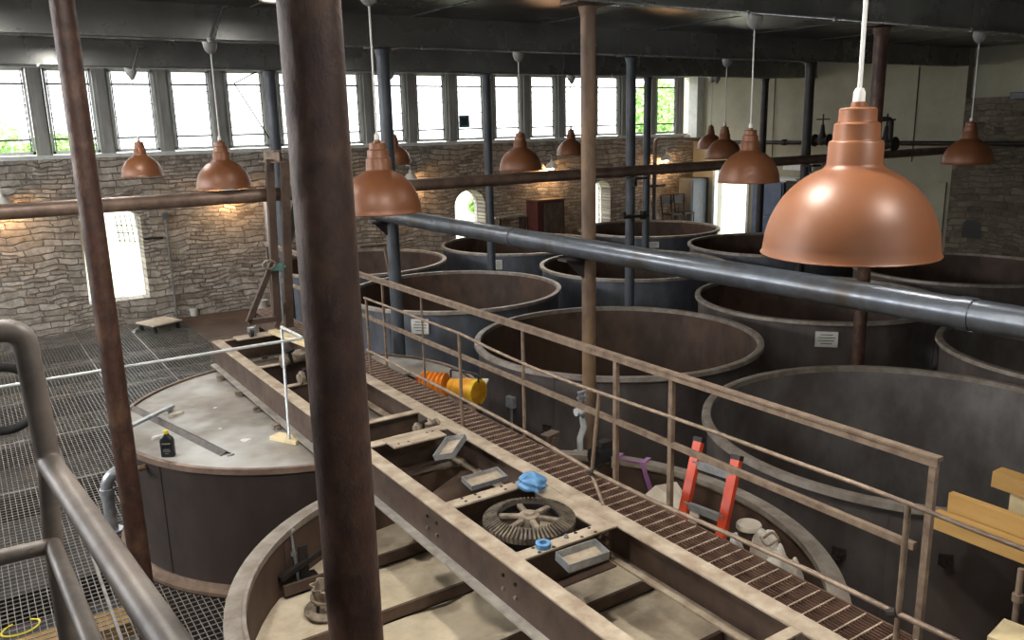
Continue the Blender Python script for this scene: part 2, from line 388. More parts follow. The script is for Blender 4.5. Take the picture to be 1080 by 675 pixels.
# floors
def cell(mb, cx, cy, x0, x1, y0, y1, r, z, n=64):
    inn, out = [], []
    for k in range(n):
        a = 2*PI*(k+.5)/n; c, s = math.cos(a), math.sin(a)
        t = min(((x1-cx) if c > 0 else (x0-cx))/c, ((y1-cy) if s > 0 else (y0-cy))/s)
        inn.append(mb.v(cx+r*c, cy+r*s, z)); out.append(mb.v(cx+t*c, cy+t*s, z))
    for k in range(n):
        q = (k+1) % n; mb.b.faces.new((inn[k], inn[q], out[q], out[k]))
mb = MB()
ex = [4.85, 8.63, 12.6, 18.3]; ey = [1.8, 5.75, 9.8, 13.8, 17.85]
for i in range(3):
    for j in range(4):
        if (i+1, j) in tanks: cell(mb, TX[i+1], TY[j], ex[i], ex[i+1], ey[j], ey[j+1], 1.76, 0)
        else: mb.b.faces.new([mb.v(*p) for p in ((ex[i], ey[j], 0), (ex[i+1], ey[j], 0), (ex[i+1], ey[j+1], 0), (ex[i], ey[j+1], 0))])
mb.b.faces.new([mb.v(*p) for p in ((3.45, 14.4, 0), (4.85, 14.4, 0), (4.85, YW, 0), (3.45, YW, 0))])
struct('floor', mb, 'floor_br', 'brown concrete floor between the tanks')
mb = MB(); mb.span((-6, -3, -2.2), (XR, YW, -2.1)); struct('floor_basement', mb, 'floor_dk')
mb = MB(); mb.span((-40, YW+.6, -.3), (60, 60, -.2)); struct('ground', mb, 'ground')

# open floor grating on the left
def split(a, b, cuts):
    segs = [(a, b)]
    for c0, c1 in cuts:
        n = []
        for s, e in segs:
            if c1 <= s or c0 >= e: n.append((s, e))
            else:
                if s < c0: n.append((s, c0))
                if c1 < e: n.append((c1, e))
        segs = n
    return segs
RC = 1.83; Lc = [(2.62, 3.8), (2.62, 7.73)]
mb = MB(); x = -1.2
while x < 4.8:
    cuts = [(cy-math.sqrt(RC**2-(x-cx)**2), cy+math.sqrt(RC**2-(x-cx)**2)) for cx, cy in Lc if abs(x-cx) < RC]
    if x > 3.45: cuts.append((14.4, 18))
    for s, e in split(.5, YW, cuts): mb.span((x-.0028, s, -.008), (x+.003, e, 0))
    x += .05
y = .5
while y < YW:
    cuts = [(cx-math.sqrt(RC**2-(y-cy)**2), cx+math.sqrt(RC**2-(y-cy)**2)) for cx, cy in Lc if abs(y-cy) < RC]
    if y > 14.4: cuts.append((3.45, 5))
    for s, e in split(-1.2, 4.85, cuts): mb.span((s, y-.0035, -.008), (e, y+.0035, -.001))
    y += .07
g = thing('floor_grating', 'galvanised open mesh floor around the covered tank at the left', 'grating')
mb.build('mesh_bars', 'grate', g)
mb = MB()
for x in (-.4, .55, 1.5, 2.45, 3.4):
    cuts = [(cy-math.sqrt(RC**2-(x-cx)**2), cy+math.sqrt(RC**2-(x-cx)**2)) for cx, cy in Lc if abs(x-cx) < RC]
    for s, e in split(.5, 14.4 if x > 3.3 else YW, cuts): mb.span((x-.012, s, -.03), (x+.012, e, .002))
for y in (6.0, 9.9, 11.6, 13.4, 15.2):
    mb.span((-1.2, y-.01, -.03), (.55 if y < 9.6 else 3.4, y+.01, .002))
mb.build('panel_edge', 'grate', g)
for y in (1.2, 2.8, 4.4, 6.0, 7.6, 9.9, 11.6, 13.4, 15.2, 16.8):
    mb = MB(); mb.span((-1.2, y-.05, -.3), (.75 if y < 9.6 else 3.4, y+.05, -.035)); mb.build('joist', 'iron', g)
# things below the mesh
for i, (x0, y0, x1, y1) in enumerate(((-.2, 8.0, 1.0, 8.35), (-.6, 8.9, .9, 9.2), (-.3, 7.2, .8, 7.45))):
    mb = MB(); mb.span((x0, y0, -1.0), (x1, y1, -.85)); mb.build('timber_plank', 'wood', bevel=.01)
    o = bpy.data.objects[mb and C.objects[-1].name]
    tag(o, ('pale timber under the floor mesh, middle of three', 'pale timber under the floor mesh, farthest of three', 'pale timber under the floor mesh, nearest of three')[i], 'plank', 'timbers seen through the floor mesh', 'thing')
for i, (y0, n) in enumerate(((12.25, 0), (11.55, 1))):
    t = thing('tube_light', ('lit white tube light below the mesh floor, nearer the wall', 'lit white tube light below the mesh floor, nearer the covered tank')[i], 'light', (1.75, y0, -.6))
    mb = MB(); mb.span((1.45, y0-.06, -.55), (2.4, y0+.06, -.5)); mb.build('housing', 'steel_grey', t)
    mb = MB(); mb.cyl((1.5, y0-.03, -.47), (1.9, y0-.03, -.47), .022, 8); mb.cyl((1.95, y0-.03, -.47), (2.32, y0-.03, -.47), .022, 8); mb.build('tube', 'tube_glow', t)
# pit-side machines seen through the mesh at lower left
for i, (x0, y0, sx, sy, h) in enumerate(((-.5, 2.3, .5, .6, .6), (-.3, 4.2, .35, .5, .9), (.3, 2.9, .25, .3, .5))):
    t = thing('junction_box', ('grey steel box under the mesh in the bottom left corner', 'tall grey steel box under the mesh left of the near column', 'small grey steel box under the mesh beside the bent rail')[i], 'box', (x0, y0, -2.1))
    mb = MB(); mb.span((x0-sx/2, y0-sy/2, -2.1), (x0+sx/2, y0+sy/2, -2.1+h)); mb.build('body', 'galv', t, bevel=.02)
    mb = MB(); mb.span((x0-sx/2+.03, y0-sy/2+.03, -2.1+h), (x0+sx/2-.03, y0+sy/2-.03, -2.08+h)); mb.build('cover', 'steel_grey', t, bevel=.01)

# ------------------------------------------------------------------ tanks
tank_labels = {
 (0, 0): 'open tank nearest the viewer with pale dried residue inside', (0, 1): 'tank covered by a dusty flat steel lid under the gear frame',
 (1, 0): 'largest open grey tank at the right edge, timber on its rim', (1, 1): 'open brown tank behind the handrail, around the rusty column',
 (1, 2): 'open tank with a white notice facing the railing, behind the blue-grey column', (1, 3): 'open tank by the stone wall behind the big brown column',
 (2, 0): 'open tank cut off by the right edge of the photo, under the blue pipe', (2, 1): 'open tank with a square white notice, below the big copper lamp',
 (2, 2): 'open tank behind the long blue pipe, middle row', (2, 3): 'open tank in front of the bright arched window in the middle',
 (3, 1): 'open tank beside the dark stone wall at the right', (3, 2): 'open tank in front of the blue cabinet', (3, 3): 'farthest open tank, in front of the wall with the doorway'}
BOT = -1.9
for (i, j) in sorted(tanks):
    cx, cy = TX[i], TY[j]
    t = thing('fermentation_tank', tank_labels[(i, j)], 'tank', (cx, cy, BOT), 'round steel fermenting tanks')
    zb = BOT
    mb = MB(); mb.lathe([(1.735, zb), (1.735, RIM-.02), (1.73, RIM-.02)], (cx, cy, 0), 96)
    for a in (0.4, 1.9, 3.6, 4.9, 5.7):
        mb.box((cx+1.737*math.cos(a), cy+1.737*math.sin(a), (zb+RIM)/2), (.006, .02, RIM-zb-.1), rz(a))
    mb.build('shell', 'shell_brown' if (i, j) == (0, 1) else ('shell_blue' if j >= 2 else 'shell'), t, True)
    mb = MB(); zi = zb+.1
    mb.lathe([(0, zi), (1.715, zi), (1.715, RIM-.015)], (cx, cy, 0), 96)
    for a in (0.9, 2.3, 3.3, 1.5):
        if (i, j) != (0, 1): mb.box((cx+1.713*math.cos(a), cy+1.713*math.sin(a), (zi+RIM)/2), (.005, .012, RIM-zi-.1), rz(a))
    mb.build('lining', 'inner_grey' if (i, j) in ((1, 0), (2, 0)) else 'inner', t, True, recalc=False)
    mb = MB(); w = .075 if (i, j) == (0, 0) else (.015 if (i, j) == (0, 1) else .05)
    mb.lathe([(1.71, RIM-.05), (1.71, RIM), (1.725, RIM+.006), (1.735+w, RIM), (1.74+w, RIM-.045), (1.735, RIM-.05)], (cx, cy, 0), 96, close=True)
    if (i, j) == (0, 0): mb.lathe([(1.69, RIM-.03), (1.69, RIM+.012), (1.71, RIM+.012), (1.71, RIM-.03)], (cx, cy, 0), 96, close=True)
    mb.build('rim', 'pipe_brown' if (i, j) in ((0, 1),) else 'rim', t, True)
    if i == 0:
        mb = MB(); mb.lathe([(1.735, 0), (1.82, 0), (1.82, .03), (1.76, .035), (1.75, .07), (1.735, .07)], (cx, cy, 0), 96, close=True); mb.build('base_ring', 'rim_brown', t, True)
    def plate_on(p, q, text=True, mat_='notice', nm='notice'):
        # flat sign on the shell between two sight points
        res = []
        for (x, y) in (p, q):
            d = ray(x, y); a = d.x**2+d.y**2; b = -2*(d.x*cx+d.y*cy); c = cx*cx+cy*cy-1.74**2
            tt = (-b-math.sqrt(max(0, b*b-4*a*c)))/(2*a); res.append(Vector((0, 0, E))+d*tt)
        A, B = res; a0 = math.atan2((A.y+B.y)/2-cy, (A.x+B.x)/2-cx)
        w = math.hypot(A.x-B.x, A.y-B.y); h = abs(A.z-B.z); zc = (A.z+B.z)/2; R = rz(a0)
        ctr = Vector((cx+1.755*math.cos(a0), cy+1.755*math.sin(a0), zc))
        mb = MB(); mb.box(ctr, (.02, w, h), R); s = mb.build(nm, mat_, t); s['label'] = 'white printed notice plate'
        if text:
            mb = MB()
            for k in range(4): mb.box(ctr+R @ Vector((.0115, (0, .01, -.01, 0)[k]*w, h*(.3-.19*k))), (.003, w*(.55, .75, .7, .5)[k], h*.07), R)
            mb.build('print_line', 'ink', s)
    if (i, j) == (1, 2): plate_on((434, 336), (453, 352))
    if (i, j) == (2, 1): plate_on((860, 349), (883, 366))
    if (i, j) == (2, 3): plate_on((522, 274), (530, 284))
    if (i, j) == (3, 3): plate_on((681, 255), (695, 261))
    def lug(px, py, s=.05):
        d = ray(px, py); a = d.x**2+d.y**2; b = -2*(d.x*cx+d.y*cy); c = cx*cx+cy*cy-1.735**2
        tt = (-b-math.sqrt(max(0, b*b-4*a*c)))/(2*a); P = Vector((0, 0, E))+d*tt; a0 = math.atan2(P.y-cy, P.x-cx); R = rz(a0); n = R @ Vector((1, 0, 0))
        mb = MB(); mb.box(P+n*.004, (.012, s*2.0, s*1.7), R); mb.box(P+n*.03+Vector((0, 0, -s*.5)), (.07, s*1.3, .015), R); mb.box(P+n*.03+R @ Vector((0, s*.5, -s*.2)), (.06, .012, s*.7), R)
        mb.cyl(P+n*.0, P+n*.05, .012, 8); mb.build('bracket', 'iron', t)
    if (i, j) == (1, 0): lug(885, 583); lug(997, 590, .045)
    if (i, j) == (1, 1): lug(577, 452, .05)
# lid of the covered tank with its holes
L1 = bpy.data.objects['fermentation_tank.001'] if 'fermentation_tank.001' in bpy.data.objects else None
for o in bpy.data.objects:
    if o.get('label') == tank_labels[(0, 1)]: L1 = o
    if o.get('label') == tank_labels[(0, 0)]: L2 = o
circ = [(2.62+1.70*math.cos(2*PI*k/72), 7.73+1.70*math.sin(2*PI*k/72)) for k in range(72)]
hole = [(3.5, 7.35), (3.85, 7.35), (3.85, 7.95), (3.5, 7.95)]
mb = MB(); mb.plate(circ, [hole, [(2.35, 7.0), (2.9, 7.0), (2.9, 8.9), (2.35, 8.9)]], lambda u, v, w: (u, v, RIM-.035+w), .02)
o = mb.build('lid', 'lid', L1); o['label'] = 'dusty grey sheet lid'
# residue inside the near tank
mb = MB(); n = 64; rings = [[mb.v(2.62, 3.8, H(-2.99))]]
for k in range(1, 15):
    r = 1.712*k/14; rings.append([mb.v(2.62+r*math.cos(2*PI*q/n), 3.8+r*math.sin(2*PI*q/n), H(-3.0)+(.012*math.sin(5*r+3*q/9)+.01*math.cos(q*.9+r*3) if k < 14 else 0)) for q in range(n)])
for q in range(n): mb.b.faces.new((rings[0][0], rings[1][q], rings[1][(q+1) % n]))
for A, B in zip(rings[1:], rings[2:]):
    for q in range(n): mb.b.faces.new((A[q], A[(q+1) % n], B[(q+1) % n], B[q]))
tag(mb.build('dried_residue', 'sand', None, True), 'pale sandy residue covering the bottom of the near tank', 'residue', None, 'stuff')
# scraper bars inside the near tank
rk = thing('rake_frame', 'brown steel rake bars lying across the pale residue', 'rake frame', (2.62, 3.8, H(-2.98)))
for y in (4.95, 4.3, 3.62, 2.95):
    hc = math.sqrt(1.69**2-(y-3.8)**2)-.03; x0, x1 = 2.62-hc, 2.62+hc
    mb = MB(); mb.span((x0, y-.012, H(-2.985)), (x1, y+.012, H(-2.9))); mb.span((x0, y-.012, H(-2.985)), (x1, y+.05, H(-2.975))); mb.build('bar', 'beam', rk)
for x in (1.35, 1.62):
    pass
p = at(322, 612, Z=H(-2.98))
mb = MB(); mb.span((p.x-.03, p.y-.01, H(-2.985)), (p.x+.03, p.y+.01, H(-2.72))); mb.span((p.x-.1, p.y-.1, H(-2.985)), (p.x+.1, p.y+.1, H(-2.975))); mb.bar((p.x-.2, p.y-.1, H(-2.86)), (p.x+.45, p.y+.18, H(-2.8)), .03, .04); mb.build('upright', 'iron', rk)
p = at(315, 612, Z=H(-2.98))
mb = MB(); mb.cyl((p.x, p.y, H(-2.98)), (p.x-.02, p.y+.02, H(-2.62)), .011, 8); mb.cyl((p.x-.015, p.y+.005, H(-2.78)), (p.x-.015, p.y+.035, H(-2.78)), .022, 8); mb.cyl((p.x-.03, p.y+.02, H(-2.63)), (p.x-.0, p.y+.02, H(-2.6)), .02, 8)
mb.build('threaded_rod', 'galv', rk)
# crown-shaped hub casting
p = at(347, 642, Z=H(-2.98)); px, py, pz = p.x, p.y, H(-2.985)
hb = thing('hub_casting', 'round iron casting with a crown-shaped top lying on the residue', 'casting', (px, py, pz))
mb = MB(); mb.lathe([(0.03, pz), (.15, pz), (.155, pz+.015), (.13, pz+.02), (.05, pz+.024)], (px, py, 0), 32, close=True); mb.build('base_flange', 'iron_dust', hb, True)
mb = MB(); mb.lathe([(.075, pz+.09), (.11, pz+.09), (.112, pz+.105), (.08, pz+.105)], (px, py, 0), 32, close=True)
mb.lathe([(.075, pz+.1), (.088, pz+.1), (.1, pz+.18), (.088, pz+.18)], (px, py, 0), 64, close=True, wob=lambda a, z: 1+(.14*math.sin(8*a) if z > pz+.16 else 0)); mb.build('crown', 'iron_dust', hb, True)
for k in range(6):
    a = k*PI/3+.3; mb = MB(); mb.bar((px+.09*math.cos(a), py+.09*math.sin(a), pz+.01), (px+.075*math.cos(a), py+.075*math.sin(a), pz+.11), .02, .012); mb.build('rib', 'iron', hb)

# ------------------------------------------------------------------ gear frame (girders over the two left tanks)
ZT = H(-2.3); ZB = H(-2.57); Y0, Y1 = .6, 9.56
fx = [(2.18, 2.29), (2.95, 3.07)]
gf = thing('gear_frame', 'long dusty steel girder frame carrying the large gear across the tanks', 'girder frame', (2.62, 5, ZB))
for (a, b) in fx:
    lft = a < 2.5
    mb = MB(); xw = a+.012 if lft else b-.03
    mb.span((xw, Y0, ZB+.012), (xw+.016, Y1, ZT-.014)); o = mb.build('girder_web', 'beam', gf)
    mb = MB(); mb.span((a, Y0, ZT-.014), (b, Y1, ZT)); mb.build('top_flange', 'beam_top', gf, bevel=.003)
    mb = MB(); mb.span((a-.05 if lft else a+.02, Y0, ZB), (b if not lft else a+.06, Y1-.05, ZB+.012)); o = mb.build('bottom_flange', 'silver_flange' if lft else 'beam_top', gf); o['label'] = 'bright bare steel lower flange' if lft else 'dusty lower flange'
ymem = [(9.5, .05), (8.14, .07), (7.34, .07), (5.97, .07), (5.5, .1), (4.25, .09), (3.46, .09), (2.15, .06), (.9, .06)]
for y, w in ymem:
    mb = MB(); mb.span((2.29, y-w/2, ZT-.012), (2.95, y+w/2, ZT-.001)); mb.build('cross_flange', 'beam_top', gf)
    mb = MB(); mb.span((2.27, y+w/2-.014, ZB+.012), (2.97, y+w/2-.002, ZT-.012))
    mb.span((2.29, y-w/2, ZB+.002), (2.95, y+w/2, ZB+.012)); mb.build('cross_web', 'beam', gf)
# bolts
def bolt(mb, x, y, z, n, r=.014, l=.014):
    n = Vector(n); p = Vector((x, y, z)); mb.cyl(p, p+n*l, r, 6)
for y in (4.3, 3.42, 2.2, 1.9):
    for dy in (-.06, .06):
        for dz in (-.07, -.15):
            mb = MB(); bolt(mb, 2.192, y+dy, ZT+dz-.02, (-1, 0, 0), .011, .012); mb.build('bolt', 'iron' if dz > -.1 else 'iron_dust', gf)
for z in (-.06, -.12, -.18):
    for x in (2.86, 2.915):
        mb = MB(); bolt(mb, x, 3.46-.045+.075, 0, (0, 0, 0)) if False else None
        mb.b.free() if False else None
        mb = MB(); mb.cyl((x, 3.487, ZT+z), (x, 3.462, ZT+z), .016, 6); mb.build('bolt', 'iron_dust', gf)
for x in (2.4, 2.5, 2.7, 2.8):
    for y in (3.43, 3.49, 4.23, 4.28):
        mb = MB(); mb.cyl((x, y, ZT-.002), (x, y, ZT+.001), .011, 12); mb.build('bolt_hole', 'iron', gf)
# deck plate right of the gear and splice plates
mb = MB(); mb.plate([(2.29, 3.505), (2.95, 3.505), (2.95, 4.205), (2.29, 4.205)], [[(2.3, 3.51), (2.84, 3.51), (2.84, 4.2), (2.3, 4.2)]], lambda u, v, w: (u, v, ZT-.014+w), .01); mb.build('deck_plate', 'beam_top', gf)
mb = MB(); mb.plate([(2.42, 5.3), (2.86, 5.3), (2.86, 5.5), (2.42, 5.5)], [], lambda u, v, w: (u, v, ZT+w), .012)
o = mb.build('bearing_plate', 'beam_top', gf)
mb = MB()
for x in (2.48, 2.56, 2.76, 2.81): mb.cyl((x, 5.35+.08*(x > 2.6), ZT+.011), (x, 5.35+.08*(x > 2.6), ZT+.0135), .01, 10)
mb.build('bolt_hole', 'iron', o)
for y in (9.0, 8.3, 7.7, 7.1):
    mb = MB(); mb.box((2.1, y, ZB-.005), (.07, .05, .03)); mb.box((2.1, y, ZB-.02), (.03, .1, .02)); mb.build('clamp', 'iron_dust', gf)
# lower shaft tube seen between the members
mb = MB(); mb.tube([(2.35, 4.75, H(-2.62)), (2.95, 5.15, H(-2.66))], .11, 20); mb.build('drive_shaft', 'beam', gf, True)
# agitator shaft boss under gear, plus a dark disc added to blacken the spoke gaps
mb = MB(); mb.lathe([(0, H(-2.95)), (.09, H(-2.95)), (.09, H(-2.5)), (.1, H(-2.48)), (.1, H(-2.46)), (.05, H(-2.45)), (0, H(-2.45))], (2.6, 3.78, 0), 24); mb.lathe([(0, H(-2.52)), (.25, H(-2.52)), (.25, H(-2.5)), (0, H(-2.5))], (2.6, 3.78, 0), 40); mb.build('boss_and_shade_disc', 'iron', gf, True)

# big bevel gear
gc = at(558, 547, Z=H(-2.3)); GX, GY, GZ = gc.x, gc.y, H(-2.3)
bg = thing('bevel_gear', 'large toothed iron gear wheel with six spokes set in the frame', 'gear', (GX, GY, GZ-.06))
mb = MB(); mb.lathe([(.18, GZ+.012), (.2, GZ+.02), (.272, GZ-.02), (.268, GZ-.06), (.185, GZ-.03)], (GX, GY, 0), 72, close=True); mb.build('rim', 'iron', bg, True)
nt_ = 64
for k in range(nt_):
    a = 2*PI*k/nt_; R = rz(a); cs, sn = math.cos(a), math.sin(a)
    mb = MB(); p0 = Vector((GX+.194*cs, GY+.194*sn, GZ+.026)); p1 = Vector((GX+.28*cs, GY+.28*sn, GZ-.014))
    t_ = Vector((-sn, cs, 0)); n_ = Vector((0, 0, 1)); vs = []
    for p, w, h in ((p0, .005, .016), (p1, .0085, .024)):
        for sx, zz, ww in ((-1, -.012, 1.35), (1, -.012, 1.35), (1, h, .75), (-1, h, .75)): vs.append(mb.b.verts.new(p+t_*sx*w*ww+n_*zz))
    for f_ in ((0, 1, 2, 3), (7, 6, 5, 4), (0, 4, 5, 1), (1, 5, 6, 2), (2, 6, 7, 3), (3, 7, 4, 0)): mb.b.faces.new([vs[q] for q in f_])
    mb.build('tooth', 'tooth', bg)
for k in range(6):
    a = k*PI/3+.25; c_, s_ = math.cos(a), math.sin(a)
    mb = MB(); mb.bar((GX+.05*c_, GY+.05*s_, GZ+.012), (GX+.188*c_, GY+.188*s_, GZ+.002), .036, .026); mb.build('spoke', 'iron_dust', bg, bevel=.006)
mb = MB(); mb.lathe([(0, GZ+.045), (.03, GZ+.045), (.033, GZ+.03), (.062, GZ+.028), (.066, GZ-.03), (0, GZ-.03)], (GX, GY, 0), 32); mb.build('hub', 'iron_dust', bg, True)

# galvanised trays, cloth, tape
def tray(name_, label, c, sx, sy, h, rot, tilt=(0, 0, 0)):
    t = thing(name_, label, 'tray', c, 'small galvanised steel trays on the frame')
    R = Matrix.Rotation(rot, 3, 'Z') @ Matrix.Rotation(tilt[0], 3, 'X') @ Matrix.Rotation(tilt[1], 3, 'Y'); c = Vector(c)
    mb = MB(); mb.box(c+R @ Vector((0, 0, .003)), (sx, sy, .004), R); mb.build('bottom', 'beam_top', t)
    for dx, dy, lx, ly in ((sx/2, 0, .005, sy), (-sx/2, 0, .005, sy), (0, sy/2, sx, .005), (0, -sy/2, sx, .005)):
        mb = MB(); mb.box(c+R @ Vector((dx, dy, h/2)), (lx, ly, h), R); mb.build('side', 'galv', t)
    return t
tray('metal_tray', 'open galvanised tray on the frame in front of the gear', tuple(at(614, 590, Z=ZT+.02)), .26, .13, .05, -.05, (.12, .0))
tray('metal_tray', 'narrow galvanised tray lying behind the gear', tuple(at(511, 507, Z=ZT-.01)), .28, .13, .035, .0, (.15, 0))
tray('metal_tray', 'galvanised tray tilted against the frame beside the bearing plate', tuple(at(476, 474, Z=ZT-.02)), .17, .24, .045, -.95, (.25, -.3))
c = at(561, 518, Z=ZT); mb = MB()
bmesh.ops.create_icosphere(mb.b, subdivisions=4, radius=.092)
for v in mb.b.verts:
    n = v.co.copy(); q = 1+.07*math.sin(n.x*90+n.y*41)*math.sin(n.y*75+2)+.06*math.sin(n.z*120+n.x*60)+.03*math.sin(n.x*190+n.y*160)
    v.co = Vector((n.x*q*1.0, n.y*q*1.0, (n.z*q+.03)*.8 if n.z > -.03 else -.0)); v.co.z += .03
    v.co += c
tag(mb.build('rag', 'blue', None, True), 'crumpled blue cloth on the frame behind the gear', 'cloth')
c = at(573, 577, Z=ZT); mb = MB(); mb.lathe([(.022, c.z), (.042, c.z), (.044, c.z+.028), (.04, c.z+.03), (.022, c.z+.03)], (c.x, c.y, 0), 28, close=True)
tag(mb.build('tape_roll', 'blue', None, True), 'roll of pale blue tape on the frame in front of the gear', 'tape')
c = at(597, 567, Z=ZT); mb = MB(); mb.lathe([(0, c.z), (.016, c.z), (.016, c.z+.012), (.009, c.z+.013), (.009, c.z+.02), (0, c.z+.02)], (c.x, c.y, 0), 6)
tag(mb.build('loose_nut', 'galv'), 'small loose steel nut on the frame beside the tape', 'nut')
# gearbox pieces lying on the far cross members
def casting(name_, label, c, s=1.0, seed=1, cat='gearbox'):
    rnd = random.Random(seed); t = thing(name_, label, cat, c); x, y, z = c
    mb = MB(); mb.cyl((x-.14*s, y, z+.05*s), (x+.14*s, y+.02, z+.06*s), .042*s, 14); mb.lathe([(0, 0), (.05*s, 0), (.055*s, .03*s), (.03*s, .06*s), (0, .06*s)], (x+.02, y, z+.06*s), 14); mb.build('housing', 'iron_dust', t, True)
    for k in (-1, 1):
        mb = MB(); mb.cyl((x+k*.1*s, y, z+.05*s), (x+k*.125*s, y, z+.055*s), .065*s, 16); mb.build('flange', 'iron_dust', t)
    mb = MB(); mb.cyl((x-.05*s, y-.03, z), (x-.08*s, y-.06, z+.14*s), .014*s, 8); mb.cyl((x-.11*s, y-.06, z+.14*s), (x-.04*s, y-.06, z+.15*s), .02*s, 8); mb.build('lever', 'iron', t)
casting('gearbox', 'small dusty gearbox on the far cross member beside the wooden plank', tuple(at(314, 384, Z=ZT)), 1.2, 3)
casting('gearbox', 'dusty gearbox partly hidden behind the big brown column', tuple(at(330, 402, Z=ZT)), 1.0, 4)
casting('gearbox', 'rusty drive coupling inside the frame beside the tilted tray', (2.86, 5.62, ZT-.06), .8, 5)
# pine plank over frame
mb = MB(); mb.bar(at(287, 349, Z=ZT+.03), at(345, 371, Z=ZT+.03), .1, .04); tag(mb.build('pine_plank', 'wood_pale', bevel=.004), 'pale pine plank across the far end of the frame behind the brown column', 'plank')
# steel plate under gantry wheel
mb = MB(); mb.span((2.42, 9.35, ZT), (2.95, 9.55, ZT+.015)); tag(mb.build('steel_plate', 'beam_top', bevel=.003), 'flat steel plate on the far end of the frame under a caster', 'plate')

# ------------------------------------------------------------------ walkway grating and rails
wg = thing('walkway_grating', 'narrow rusty grating walkway beside the girder frame', 'grating', (3.2, 5, ZT))
GA, GB = 3.07, 3.325
mb = MB(); x = GA+.014
while x < GB: mb.span((x-.002, .8, ZT-.03), (x+.002, 11.0, ZT-.004)); x += .0225
mb.build('bearing_bars', 'grate_rust', wg)
mb = MB(); y = .85
while y < 11.0: mb.span((GA, y-.004, ZT-.012), (GB, y+.004, ZT-.002)); y += .085
mb.build('cross_bars', 'grate_cross', wg)
mb = MB(); mb.span((GB-.004, .8, ZT-.06), (GB+.008, 11, ZT+.0)); mb.build('edge_bar', 'grate_rust', wg)
mb = MB()
for y in (1.4, 3.0, 4.6, 6.2, 7.8, 9.4, 10.9): mb.span((3.04, y-.025, ZT-.09), (GB, y+.025, ZT-.032))
mb.build('support_bracket', 'beam', wg)
mb = MB(); mb.span((3.08, 9.3, ZT-.2), (3.2, 11, ZT-.06)); mb.span((3.1, 10.85, 0), (3.18, 10.93, ZT-.2)); mb.build('support_leg', 'beam', wg)
# far railing (angle iron)
def yat(px, py, X): return at(px, py, X=X).y
hr = thing('handrail', 'square-section railing on the outer edge of the grating, ending at the corner post', 'railing', (3.33, 5, ZT), 'walkway railings')
XF = 3.335; ZR = H(-1.43)
mb = MB(); mb.span((XF-.022, 1.765, ZR-.01), (XF+.022, 11, ZR+.01)); mb.span((XF-.022, 1.765, ZR-.035), (XF-.014, 11, ZR)); mb.build('top_rail', 'rail', hr)
mb = MB(); mb.span((XF-.016, 1.84, H(-1.885)), (XF+.016, 11, H(-1.853))); mb.build('mid_rail', 'rail', hr)
for px, py, w in ((403, 300, .02), (444, 315, .014), (551, 350, .018), (650, 385, .03), (709, 405, .03), (985, 495, .03)):
    y = yat(px, py, XF); mb = MB(); mb.span((XF-w/2, y-w/2, ZT-.07), (XF+w/2, y+w/2, ZR-.01)); mb.build('post', 'rail', hr)
for y in (8.6, 9.7, 10.95):
    mb = MB(); mb.span((XF-.012, y-.012, ZT-.07), (XF+.012, y+.012, ZR-.01)); mb.build('post', 'rail', hr)
nr = thing('handrail', 'thin round railing on the gear side of the grating with leaning posts', 'railing', (3.08, 5, ZT), 'walkway railings')
XN = 3.08
tp = [(384, 314), (400, 320), (440, 335), (484, 351.5), (520, 369), (560, 387), (595, 401), (632, 414), (708, 440), (760, 458), (830, 484), (900, 509), (958, 531), (1020, 556), (1085, 581)]
mb = MB(); mb.tube([at(x, y, X=XN) for x, y in tp], .011, 10); mb.build('top_rail', 'rail', nr, True)
lp = [(387, 369), (483, 418), (560, 459), (625, 497), (690, 529), (770, 564), (860, 605), (942, 645), (1005, 674), (1060, 700)]
mb = MB(); mb.tube([at(x, y, X=XN) for x, y in lp], .013, 10); mb.build('low_rail', 'rail', nr, True)
for (a, b) in (((386, 315), (388, 385)), ((484, 352), (483, 447)), ((632, 414), (624, 500)), ((958, 532), (940, 668))):
    A = at(*a, X=XN); B = at(*b, X=XN); mb = MB()
    if a[0] == 632:
        mb.tube([A, B], .012, 10); mb.tube([B, Vector((XN-.02, B.y-.14, ZT+.0))], .012, 10)
    else:
        B = Vector((XN, A.y-.0, ZT)); mb.tube([A, B], .013, 10)
    mb.cyl((B.x, B.y, B.z-.0), (B.x, B.y, B.z+.01), .02, 8); mb.build('post', 'rail', nr, True)
for p in ((625, 498), (942, 646)):
    c = at(*p, X=XN); mb = MB(); mb.cyl(c+Vector((0, -.02, 0.01)), c+Vector((0, .02, -.01)), .022, 10); mb.build('clamp', 'iron', nr)

# ------------------------------------------------------------------ columns
cols = [
 (.655, 1.72, .065, 'col_brown', 'thick brown steel column closest to the viewer, crossing the whole photo'),
 (.68, 5.75, .069, 'col_brown', 'slender brown steel column at the left in front of the covered tank'),
 (4.62, 5.75, .064, 'col_rust', 'rust-brown steel column in the middle beside the open brown tank'),
 (8.76, 5.75, .075, 'col_brown', 'dark brown steel column behind the big copper lamp'),
 (4.63, 9.8, .082, 'col_blue', 'blue-grey steel column just behind the small copper lamp at left of centre'),
 (8.7, 9.8, .074, 'col_blue', 'blue-grey steel column right of the central rusty column'),
 (12.9, 9.8, .084, 'col_dark', 'dark steel column between the white wall and the dark copper lamp'),
 (4.5, 13.8, .09, 'col_blue', 'blue-grey steel column behind the lifting frame by the windows'),
 (8.63, 13.8, .08, 'col_blue', 'blue-grey steel column in front of the arched window'),
 (12.72, 13.8, .08, 'col_blue', 'pale blue steel column near the right end of the window strip'),
 (16.5, 13.8, .085, 'col_dark', 'dark steel column in front of the bright doorway wall')]
